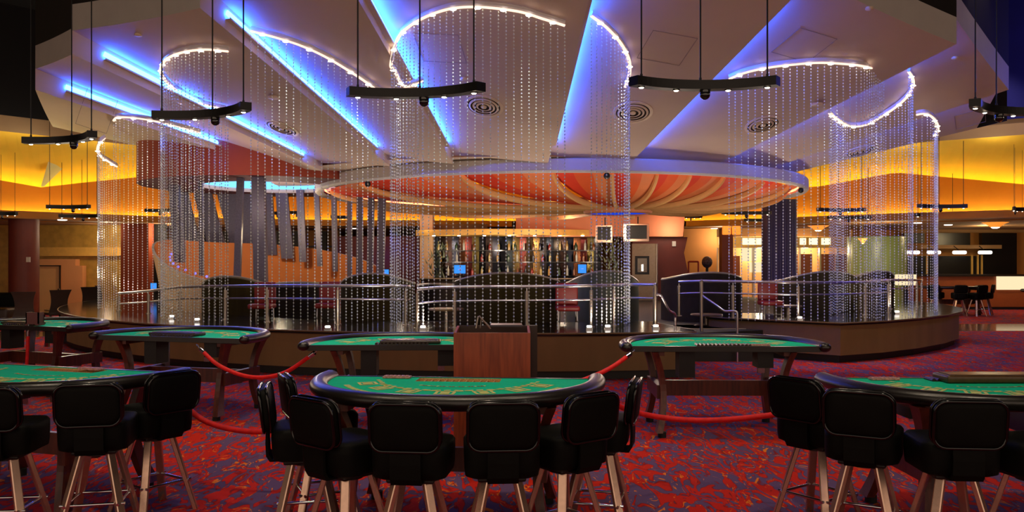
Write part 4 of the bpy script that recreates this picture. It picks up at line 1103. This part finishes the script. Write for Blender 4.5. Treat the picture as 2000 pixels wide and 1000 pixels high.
round_table(230, 19.0, 612, .5, 'round cocktail table at the left end of the lounge')
round_table(1810, 19.4, 603, .45, 'round cocktail table at the right end of the lounge')
# ------------------------------------------------------------------ the bar
BD = 27.6
t = thing('bar_canopy', 'lit cream valance arching over the bar', 'bar canopy', (PX(990, 26), 26, 2.55))
b = MB(); top, bot = [], []
for i in range(41):
    px = 812 + 350 * i / 40; dd = 26.6 - 1.0 * math.sin(pi * i / 40); x = PX(px, dd)
    top.append((x, dd, 2.74)); bot.append((x, dd, 2.56))
b.strip(bot, top); b.strip(top, [(x, 27.8, 2.74) for x, y, z in top]); b.strip(bot, [(x, 27.8, 2.56) for x, y, z in bot]); b.build('valance', M['goldband'], t)
for px in (845, 895, 945, 995, 1045, 1095, 1140):
    x = PX(px, 26); b = MB(); b.lathe([(.05, 2.56), (.05, 2.545), (.03, 2.54), (.001, 2.545)], 14, (x, 26.4, 0)); b.build('downlight', M['lamp_warm'], t)
t = thing('back_bar', 'mirrored back bar with bottle shelves', 'back bar', (PX(1000, BD), BD, ZF))
cols_ = [(40, 30, 24), (150, 84, 40), (30, 28, 40), (120, 96, 60), (70, 40, 28), (24, 22, 28), (140, 110, 50), (44, 54, 70), (110, 30, 24), (26, 26, 36), (200, 150, 80), (36, 40, 60), (90, 70, 60), (160, 70, 60), (56, 44, 36), (160, 140, 70), (30, 40, 44)]
for i in range(26):
    p0, p1 = 830 + 13.2 * i, 830 + 13.2 * (i + 1)
    m_ = mat('mirror_strip', tuple(int(q * .75) for q in cols_[(i * 7) % 17]), .15, .75, var=.35, scale=7, stretch=(3, 1, .5))
    x0, x1 = PX(p0, BD), PX(p1, BD); sk = .02 * (i % 3 - 1)
    b = MB(); b.add([(x0, BD + sk, .9), (x1, BD - sk, .9), (x1, BD - sk, 2.56), (x0, BD + sk, 2.56)], [(0, 1, 2, 3)]); b.add([(x0, BD + .05, .9), (x1, BD + .05, .9), (x1, BD + .05, 2.56), (x0, BD + .05, 2.56)], [(3, 2, 1, 0)]); b.build('mirror_panel', m_, t, fixn=False)
for z in (1.25, 1.70, 2.08):
    MB().box(PX(832, BD), PX(1172, BD), BD - .32, BD - .06, z, z + .03).build('shelf', M['glassdark'], t)
MB().box(PX(832, BD), PX(1172, BD), BD - .5, BD, ZF, .95).build('cabinet', M['darkwood'], t)
# bottles standing on the shelves
def bottle_mesh(h, r):
    b = MB(); b.lathe([(.001, 0), (r, 0), (r, h * .58), (r * .85, h * .66), (r * .34, h * .76), (r * .32, h * .95), (r * .4, h * .96), (r * .4, h), (.001, h)], 14); return b
gl_m = [mat('bottle_glass', c, .08, var=.2, scale=30, spec=.8) for c in ((180, 140, 70), (40, 70, 50), (190, 190, 180), (120, 60, 24), (30, 34, 60), (150, 30, 24), (210, 190, 120))]
protos = []
def bottle(i, x, y, z, lab):
    k = i % 7
    h = (.30, .26, .33, .28, .31, .24, .29)[k]; o = bottle_mesh(h, (.042, .05, .038, .045, .04, .05, .04)[k])
    if len(protos) <= k:
        q = o.build('bottle', gl_m[k], smooth=50, loc=(0, 0, 0), cat='bottle', group='bottles on the back bar'); protos.append(q)
    else:
        q = protos[k].copy(); col.objects.link(q)
    q.location = (x, y, z); q['label'] = lab
names = ['amber', 'dark green', 'clear', 'brown', 'navy', 'red', 'pale gold']
i = 0
for z, nm in ((1.28, 'lowest'), (1.73, 'middle'), (2.11, 'top')):
    for k in range(20):
        px = 842 + 16.6 * k + R.uniform(-3, 3); bottle(i, PX(px, BD - .2), BD - .2 + R.uniform(-.05, .05), z, '%s glass bottle on the %s shelf of the mirrored back bar' % (names[i % 7], nm)); i += 1
t = thing('bar_counter', 'dark bar counter with a pale curved glass edge', 'bar counter', (PX(1000, 25.5), 25.5, ZF))
out = [(PX(820 + 370 * i / 24, 25.4 - .9 * math.sin(pi * i / 24)), 25.4 - .9 * math.sin(pi * i / 24)) for i in range(25)]
inn = [(x, y + .55) for x, y in out[::-1]]
MB().prism(out + inn, 1.18, 1.24).build('counter_top', M['granite'], t)
b = MB(); b.strip([(x, y + .15, ZF) for x, y in out], [(x, y + .15, 1.18) for x, y in out]); b.build('counter_front', M['darkwood'], t)
MB().tube([(x, y, 1.22) for x, y in out], .02, 8).build('edge_strip', M['olive_edge'], t, smooth=60)
def monitor(px, py, d, w, h, lab, yaw=0, zb_=None):
    c = P(px, py, d); t = thing('till_screen', lab, 'screen', (c.x, d, c.z - h / 2 - .15), 'blue lit till screens')
    rot = Matrix.Rotation(rad(yaw), 3, 'Z')
    b = MB(); b.obox(c + Vector((0, .03, 0)), (w + .03, .05, h + .03), rot); b.build('housing', M['blackmetal'], t)
    b = MB(); b.obox(c, (w, .02, h), rot); b.obox(c, (w * .3, .022, h * .06), rot, 1); b.build('screen', [M['screen'], M['led_dot']], t)
    b = MB(); zb = zb_ if zb_ is not None else c.z - h / 2 - .15; b.cyl((c.x, d + .06, zb), (c.x, d + .06, c.z - h / 2), .025, 8); b.box(c.x - .09, c.x + .09, d - .03, d + .13, zb, zb + .02); b.build('stand', M['blackmetal'], t)
monitor(898, 526, 25.0, .34, .25, 'blue till screen on the bar at left', 0, 1.24)
monitor(1137, 525, 25.2, .26, .26, 'blue till screen on the bar at right', 18, 1.24)
monitor(752, 533, 24.4, .24, .2, 'blue till screen left of the bar, by the tan wall', -18, ZF)
monitor(300, 559, 23.0, .16, .17, 'small blue screen behind the left railing', 0, ZF)
# televisions hung under the bulkhead
def tv(px0, px1, py0, py1, d, lab):
    a, c = P(px0, py0, d), P(px1, py1, d); w = c.x - a.x; h = a.z - c.z; mid = (a + c) / 2
    t = thing('hanging_television', lab, 'television', (mid.x, d, c.z), 'televisions by the bar')
    b = MB(); b.rbox((mid.x, d + .05, mid.z), (w, .12, h), .02); n = 4
    b.rings([[(mid.x - w * .48, d + .1, mid.z - h * .48), (mid.x + w * .48, d + .1, mid.z - h * .48), (mid.x + w * .48, d + .1, mid.z + h * .48), (mid.x - w * .48, d + .1, mid.z + h * .48)],
             [(mid.x - w * .3, d + .5, mid.z - h * .3), (mid.x + w * .3, d + .5, mid.z - h * .3), (mid.x + w * .3, d + .5, mid.z + h * .3), (mid.x - w * .3, d + .5, mid.z + h * .3)]])
    b.build('housing', M['tvshell'], t, smooth=40)
    MB().rbox((mid.x, d - .012, mid.z + .02), (w * .8, .02, h * .76), .008).build('screen', M['tvglass'], t)
    MB().cyl((mid.x + w * .1, d + .2, mid.z + h / 2 - .05), (mid.x + w * .1, d + .2, 3.05), .02, 8).build('bracket', M['blackmetal'], t)
tv(1218, 1268, 437, 472, 24.2, 'grey boxy television hung left of the notched maroon wall')
tv(1164, 1196, 440, 474, 24.6, 'grey boxy television at the right end of the bar')
# stainless swing door
d = 26.7; a, c = P(1234, 476, d), P(1284, 560, d)
t = MB().box(a.x, c.x, d - .05, d, ZF, a.z).build('door_2', M['steeldoor'], kind='structure', label='stainless swing door with a small rounded window')
b = MB(); p0, p1 = P(1238, 500, d), P(1267, 536, d); mx, mz = (p0.x + p1.x) / 2 + .02, (p0.z + p1.z) / 2
b.rbox((mx, d - .055, mz), (p1.x - p0.x - .02, .02, p0.z - p1.z), .009); b.build('door_window', M['blackmetal'], t)
MB().box(mx - .15, mx + .15, d - .07, d - .066, mz - .22, mz + .22).build('window_pane', M['mirror'], t)
MB().box(mx - .02, mx + .03, d - .076, d - .07, mz - .18, mz + .02).build('window_light', M['lamp_warm'], t)
MB().cyl((c.x - .03, d - .07, ZF), (c.x - .03, d - .07, a.z), .03, 8).build('edge_post', M['steel'], t)
MB().box(PX(1313, 26.75), PX(1320, 26.75), 26.74, 26.8, PZ(481, 26.7), PZ(471, 26.7)).build('wall_switch_plate', M['fascia'], label='small pale switch plate on the notched maroon wall', cat='switch plate')
MB().box(PX(50, 24.15), PX(57, 24.15), 24.17, 24.22, PZ(512, 24.15), PZ(502, 24.15)).build('wall_switch_plate', M['fascia'], label='small pale switch plate on the left oxblood column', cat='switch plate')
# ferny planter at the right end of the bar
t = thing('leafy_planter', 'tall pale leafy plant at the right end of the bar', 'plant', (PX(1196, 26.2), 26.2, ZF))
b = MB(); b.cyl((PX(1196, 26.2), 26.2, ZF), (PX(1196, 26.2), 26.2, 1.1), .22, 16, .28); b.build('pot', M['darkwood'], t, smooth=40)
b = MB(); rr = random.Random(5)
for i in range(90):
    x, y, z = PX(1196, 26.2) + rr.gauss(0, .15), 26.2 + rr.gauss(0, .15), 1.1 + rr.random() * 1.25; a = rr.uniform(0, 6.3); l = rr.uniform(.15, .3); dx, dy = math.cos(a) * .03, math.sin(a) * .03
    b.add([(x - dy, y + dx, z), (x + dy, y - dx, z), (x + dx * l * 30, y + dy * l * 30, z + l)], [(0, 1, 2)])
b.build('foliage', mat('pale_sage_leaf', (128, 142, 110), .5, var=.5, scale=12), t, fixn=False)
t = thing('leafy_planter', 'tall dark leafy plant at the left end of the bar', 'plant', (PX(856, 26.5), 26.5, ZF))
b = MB(); b.cyl((PX(856, 26.5), 26.5, ZF), (PX(856, 26.5), 26.5, 1.1), .2, 16, .25); b.build('pot', M['darkwood'], t, smooth=40)
b = MB()
for i in range(70):
    x, y, z = PX(856, 26.5) + rr.gauss(0, .12), 26.5 + rr.gauss(0, .12), 1.1 + rr.random() * 1.1; a = rr.uniform(0, 6.3); l = rr.uniform(.15, .3); dx, dy = math.cos(a) * .03, math.sin(a) * .03
    b.add([(x - dy, y + dx, z), (x + dy, y - dx, z), (x + dx * l * 30, y + dy * l * 30, z + l)], [(0, 1, 2)])
b.build('foliage', mat('dark_sage_leaf', (84, 96, 76), .5, var=.5, scale=12), t, fixn=False)

# ------------------------------------------------------------------ right background: shop, counter, lamps
t = thing('shop_front', 'lit shop front with a glowing valance and orange doors', 'shop front', (PX(1530, 31.5), 31.5, 0))
d = 31.5
MB().box(PX(1400, d), PX(1656, d), d, d + .3, PZ(484, d), PZ(463, d)).build('valance', M['goldband'], t)
for p0, p1 in ((1404, 1418), (1450, 1476), (1477, 1497), (1562, 1574), (1580, 1597), (1604, 1622)):
    MB().box(PX(p0, d), PX(p1, d), d - .02, d, PZ(478, d), PZ(465, d)).build('light_box', M['shop_lit'], t)
for p0, p1, y0 in ((1432, 1448, 500), (1560, 1590, 496), (1602, 1634, 496), (1640, 1660, 496)):
    MB().box(PX(p0, d), PX(p1, d), d + .2, d + .26, 0, PZ(y0, d)).build('door_panel', M['counter'], t)
for p in (1398, 1470, 1560, 1600, 1634): MB().box(PX(p, d), PX(p + 3, d), d - .05, d + .1, 0, PZ(484, d)).build('mullion', M['steel'], t)
for p0, p1, y0, y1 in ((1451, 1466, 480, 510), (1466, 1496, 512, 532), (1468, 1480, 480, 510)):
    MB().box(PX(p0, d), PX(p1, d), d + .1, d + .14, PZ(y1, d), PZ(y0, d)).build('poster', M['cream_lit'], t)
for px, y in ((1419, 450), (1438, 450)):
    d = 28.9; c = P(px, y, d); b = MB(); b.rbox((c.x, d, c.z), (.28, .14, .30), .03)
    b.build('wall_lantern', M['alabaster'], smooth=40, label='square alabaster lantern on the slim oxblood column' if px < 1430 else 'round-edged alabaster lantern right of the slim oxblood column', cat='lantern')
t = thing('service_counter', 'long orange brown service counter at the far right', 'counter', (PX(1890, 30), 30, 0)); d = 30
x0, x1 = PX(1795, d), PX(2120, d); z = PZ(536, d)
MB().box(x0, x1, d, d + .9, z - .07, z).build('counter_top', M['counterblk'], t)
MB().box(x0 + .1, x1, d + .1, d + .8, .1, z - .07).build('counter_front', M['counter'], t)
MB().box(x0 + .15, x1, d + .15, d + .8, 0, .1).build('kick_board', M['kick'], t)
MB().box(PX(1949, d), PX(2010, d), d + .02, d + .1, PZ(566, d), PZ(537.5, d)).build('lit_panel', M['cream_lit'], t)
t = thing('back_counter', 'dark glazed wall unit behind the service counter', 'wall unit', (PX(1890, 32.5), 32.5, 0)); d = 32.5
for p0, p1, y0, y1 in ((1832, 1895, 455, 479), (1918, 1986, 455, 540), (1766, 1806, 455, 475), (1806, 1920, 500, 545), (1770, 1806, 500, 545)):
    MB().box(PX(p0, d), PX(p1, d), d, d + .2, max(0, PZ(y1, d)), PZ(y0, d)).build('glazed_panel', M['darkpanel'], t)
MB().box(PX(1786, d), PX(1942, d), d - .5, d + .1, PZ(486, d), PZ(479, d)).build('shelf_beam', M['brownsoffit'], t)
MB().box(PX(1760, d), PX(2100, d), d - .05, d + .1, PZ(454, d), PZ(434, d)).build('header', M['brownsoffit'], t)
for p in (1808, 1896, 1907, 1915): MB().box(PX(p, d), PX(p + 3, d), d - .06, d - .01, PZ(540, d), PZ(498, d)).build('gold_bar', M['goldband'], t)
for k, px in enumerate((1783, 1824, 1874, 1924)):
    d = 31.6; c = P(px, 493, d); b = MB(); b.rbox((c.x, d, c.z), (.50, .16, .13), .05); t2 = thing('strip_lamp', 'small white oblong lamp over the service counter, %s from its left' % ('first', 'second', 'third', 'fourth')[k], 'lamp', (c.x, d, c.z), 'oblong lamps over the service counter')
    b.build('shade', M['white_lamp'], t2, smooth=40); MB().cyl((c.x, d, c.z + .05), (c.x, d + .4, PZ(481, 32.5)), .015, 6).build('stem', M['blackmetal'], t2)
b = MB(); d = 22.5; b.rbox(((PX(1752, d) + PX(1786, d)) / 2, d, (PZ(536, d) + PZ(557, d)) / 2), (.46, .3, .29), .02)
t2 = thing('lit_display_box', 'small glowing cream box behind the far right railing', 'light box', (PX(1769, d), d, ZF)); b.build('shade', M['cream_lit'], t2, smooth=40)
MB().cyl((PX(1769, d), d, ZF), (PX(1769, d), d, PZ(556, d)), .06, 12).build('pole', M['blackmetal'], t2, smooth=40)
# bowl pendants
def bowl(px, y, d, r, lab):
    c = P(px, y, d); t = thing('bowl_pendant', lab, 'pendant light', (c.x, d, c.z - .2), 'amber glass bowl lamps')
    b = MB(); b.lathe([(.001, c.z - .17), (r * .32, c.z - .16), (r * .6, c.z - .07), (r, c.z), (r * .96, c.z + .01), (r * .5, c.z - .04), (.001, c.z - .06)], 8, (c.x, d, 0)); b.build('bowl', M['alabaster'], t, smooth=25)
    b = MB(); b.ball((c.x, d, c.z - .15), r * .3, 10, 6, sz=.4); b.build('bulb', M['lamp_warm'], t, smooth=60)
    b = MB(); b.cyl((c.x, d, c.z), (c.x, d, 2.98), .015, 8); b.cyl((c.x, d, 2.95), (c.x, d, 2.99), .1, 16); b.build('stem', M['granite_edge'], t, smooth=40)
bowl(1598, 441, 29.0, .38, 'amber glass bowl lamp hanging before the lit shop front')
bowl(1944, 434, 26.5, .42, 'amber glass bowl lamp hanging at the far right')
bowl(1685, 466, 27.5, .16, 'small narrow amber lamp hanging before the green glass drum')
# recessed soffit lights
for px, y, d, lab in ((343 * .355, 428, 24.6, 'round recessed soffit light above the left gold wall'), (1395, 440, 31, 'round recessed soffit light above the ochre wall'), (1792, 437, 26.5, 'round recessed soffit light above the right end of the lounge'), (1852, 433, 28, 'small recessed soffit light above the service counter'), (1825, 309, 22.5, 'round recessed light under the pinkish beam at right'), (475, 440, 30, 'recessed soffit light seen between the silver columns'), (690, 440, 31, 'recessed soffit light left of the bar')):
    z = 2.975 if y > 400 else 4.8
    x = PX(px, d); b = MB(); b.lathe([(.13, z), (.13, z - .02), (.10, z - .03), (.001, z - .02)], 20, (x, d, 0)); b.build('ceiling_light', M['white_lamp'], label=lab, cat='ceiling light', smooth=40)
# red framed barrier and a small display by the ochre wall
t = thing('red_frame_stand', 'red metal frame stand before the ochre wall', 'stand', (PX(1356, 29), 29, 0)); b = MB(); a, c = P(1345, 511, 29), P(1364, 534, 29)
for p, q in (((a.x, a.z), (c.x, a.z)), ((a.x, c.z), (c.x, c.z)), ((a.x, 0), (a.x, a.z)), ((c.x, 0), (c.x, a.z))): b.tube([(p[0], 29, p[1]), (q[0], 29, q[1])], .03, 8)
b.build('frame', M['redseat'], t)
t = thing('gift_display', 'small dark display rack with coloured packets by the shop', 'display rack', (PX(1383, 29.4), 29.4, 0)); c = P(1381, 512, 29.4)
MB().ball((c.x, 29.4, c.z), .19, 12, 8, sz=1.1).build('packets', M['bag'], t); MB().cyl((c.x, 29.4, 0), (c.x, 29.4, c.z - .1), .05, 10).build('pole', M['blackmetal'], t); MB().box(c.x - .3, c.x + .3, 29.1, 29.7, .85, .98).build('shelf', M['blackmetal'], t)

# ------------------------------------------------------------------ far tables, stools and dining chairs
far = [(13.5, 26.0, pi * .0, 'far card table before the service counter, left one'), (14.9, 22.8, .2, 'far card table before the service counter, at the right edge')]
for x, y, rz, lab in far: put_table(T_flat, x + 1.0, y + 1.8, rz, lab)
k = 0
for (x, y, rz, lab), offs in zip(far, ([(-.75, -.75), (-.25, -1.2), (.3, -1.2), (.85, -.7)], [(-.85, -.7), (-.3, -1.2), (.25, -1.25), (.8, -.8)])):
    for ox, oy in offs:
        px_ = ('first', 'second', 'third', 'fourth')[k % 4]
        put_stool(x + 1.0 + ox, y + 1.8 + oy, -ox * 60, 'far black stool at the %s before the service counter, %s from its left' % ('left card table' if k < 4 else 'right card table', px_), 'far black stools before the service counter'); k += 1
def dining_chair(px, d, yaw, lab):
    x = PX(px, d); t = thing('dining_chair', lab, 'chair', (0, 0, 0), 'dark dining chairs left of the lounge'); 
    MB().rbox((0, 0, .45), (.44, .44, .07), .02).build('seat', M['darkwood'], t, smooth=40)
    g = []
    for i in range(9):
        u = i / 8; w = .19 + .07 * (2 * u - 1) ** 2; z = .42 + .62 * u; y = -.20 - .10 * u * u
        g.append([(-w, y - .018, z), (w, y - .018, z), (w, y + .018, z), (-w, y + .018, z)])
    MB().rings(g).build('backrest', M['darkwood'], t)
    for sx in (-1, 1):
        for sy in (-1, 1): MB().rings([[(sx * .19 + a, sy * (.19) + c, z) for a, c in ((-.02, -.02), (.02, -.02), (.02, .02), (-.02, .02))] for z in (0, .43)]).build('leg', M['darkwood'], t)
    t.location = (x, d, 0); t.rotation_euler = (0, 0, yaw)
dining_chair(108, 20.8, .9, 'dark dining chair with a flared back nearest the peach door')
dining_chair(140, 21.6, -1.1, 'dark dining chair facing the one by the peach door')
dining_chair(172, 23.2, .7, 'dark dining chair left of the narrow bead curtain')
dining_chair(212, 24.4, -.9, 'dark dining chair behind the narrow left bead curtain')
dining_chair(52, 19.6, .3, 'dark dining chair in front of the oxblood column')
round_table(124, 22.5, 604, .45, 'dark round dining table between the dining chairs', zb=0)
round_table(192, 25.3, 598, .45, 'dark round dining table behind the left bead curtains', zb=0)
t = thing('low_sofa', 'dark low sofa at the far left edge', 'sofa', (PX(-5, 23), 23, 0)); x = PX(-5, 23)
MB().rbox((x, 23, .24), (1.0, .8, .48), .08).build('seat', M['darkwood'], t, smooth=40); MB().rbox((x, 23.3, .6), (1.0, .22, .55), .08).build('backrest', M['vinyl'], t, smooth=40)

# far hanging light bars
FP = [(140, 404, 21.5, -4, .78, 'far light bar hanging before the left amber wall, upper one'), (160, 422, 24, 0, .78, 'far light bar hanging before the left amber wall, lower one'), (2, 417, 22.5, 10, .6, 'far light bar at the left edge of the view'),
      (310, 411, 24.5, 0, .5, 'far light bar left of the silver columns'), (540, 416, 26, 0, .45, 'far light bar seen between the silver columns'), (578, 415, 27, 0, .4, 'second far light bar seen between the silver columns'), (663, 424, 24.5, 20, .35, 'far light bar at the right of the silver columns'),
      (1455, 416, 24.5, 0, .95, 'far light bar left of the navy column, upper one'), (1490, 430, 27, 0, .85, 'far light bar left of the navy column, lower one'), (1638, 410, 22.5, 2, .88, 'far light bar before the right amber wall, upper one'), (1655, 425, 25.5, 0, .88, 'far light bar before the right amber wall, lower one'),
      (1834, 403, 21.5, 2, .86, 'far light bar hanging right of the lounge, upper one'), (1822, 420, 25, 0, .8, 'far light bar hanging right of the lounge, lower one'), (1982, 408, 21.5, 40, .45, 'far light bar at the right edge of the view'), (1348, 423, 28, 0, .5, 'far light bar above the notched maroon wall')]
for px, py, d, rz, s_, lab in FP: put_pendant(px, py, d, rz, lab, 'far curved light bars', s_)
# ------------------------------------------------------------------ light
w = bpy.data.worlds.new('world'); sc.world = w; w.use_nodes = True
bg = w.node_tree.nodes['Background']; bg.inputs['Color'].default_value = (1.0, .75, .56, 1); bg.inputs['Strength'].default_value = .95
W1 = (1.0, .80, .58)
# ceiling downlights over the gaming floor
for i, (x, y, tx, ty, pw, size) in enumerate([(-.4, 4.2, -.4, 5.6, 420, 62), (3.3, 4.2, 3.2, 5.6, 420, 62), (-4.2, 4.6, -3.6, 6.0, 420, 62), (1.5, 5.6, 1.5, 5.9, 240, 60), (-1.8, 6.4, -1.9, 6.6, 200, 60)]):
    spot('ceiling_downlight', (x, y, 7.6), (tx, ty, 0), pw * (.85 if i < 3 else .6), W1, size, .5, .12)
for (x, y, z) in ((-1.1, 9.1, 3.4), (2.1, 8.8, 3.4), (-3.8, 10.1, 3.4), (-6.7, 11.9, 3.4)):
    spot('bar_spotlight', (x, y, z), (x, y - .1, 0), 55, W1, 84, .6, .05)
for x, y in ((2.1, 8.95), (-1.1, 9.1), (-3.9, 9.9)):
    spot('ceiling_downlight', (x, y, 7.6), (x, y, 0), 330, W1, 50, .4, .06)
for x, y in ((8.5, 15.2), (9.5, 12), (6.0, 10.5), (-8.5, 13), (11.5, 20)):
    spot('ceiling_downlight', (x, y, 7.6), (x, y + .3, 0), 240, W1, 75, .6, .1)
# amber glow on the sloping ceiling
for px, d in COVE[1:-1]:
    x = PX(px, d + .35)
    point('slope_glow', (PX(px, d - 3.0) * .96, d - 2.6, 4.4), 16, (1.0, .93, .66), .3)
# points added to brighten the lounge and back walls
for x, y, z, pw, c in ((-13.2, 27.2, 2.7, 60, (1, .80, .52)), (-11.3, 27.4, 2.7, 60, (1, .80, .52)), (-12.7, 27.6, 2.0, 16, (1, .7, .4)), (7.6, 30.4, 2.6, 60, W1), (9.5, 31.9, 2.2, 80, (1, .85, .55)), (11.2, 31.9, 2.2, 80, (1, .85, .55)), (11.6, 26.4, 2.2, 90, (1, .9, .6)), (16.5, 29.0, 2.7, 70, (1, .75, .4)), (18.6, 28.6, 2.7, 60, (1, .75, .4)),
    (0, 26.2, 2.3, 16, W1), (1.6, 26.2, 2.3, 16, W1), (-2, 26.2, 2.3, 16, W1), (-2.4, 25.0, 2.35, 14, W1), (-.8, 24.9, 2.35, 14, W1), (.8, 24.9, 2.35, 14, W1), (2.2, 25.0, 2.35, 14, W1), (-6.0, 17.6, 3.2, 30, (1, .75, .6)), (3.2, 24.0, 2.6, 70, (1, .76, .58)), (-.5, 23.6, 2.2, 60, (1, .80, .62)), (-6.0, 21.6, 2.4, 110, (1, .80, .5)), (PX(745, 26.9), 26.9, 1.9, 6, (.1, .1, 1)), (-2.75, 26.3, 2.95, 8, W1), (1.4, 24.3, 2.75, 40, (1, .78, .6)), (-10.0, 18.6, 1.9, 70, (1, .85, .65)), (5, 26.0, 2.7, 30, W1), (7.6, 22.8, 2.2, 30, (1, .8, .6)), (-2.4, 18.2, 1.9, 60, (1, .80, .62)), (.6, 17.2, 1.9, 60, (1, .80, .62)), (3.4, 17.6, 1.9, 60, (1, .80, .62)), (6.2, 19.5, 1.9, 80, (1, .80, .62))):
    point('back_fill', (x, y, z), pw, c, .12)
# silver columns: blue from the cove above
point('blue_cove_lamp', (QX, QY, 3.6), 25, (.2, .25, 1.0), .5)
point('navy_wall_fill', (14.5, 18.6, 6.0), 260, (.06, .08, 1.0), .3)  # added blue point that brightens the navy upper wall
sc.view_settings.exposure = 0.0
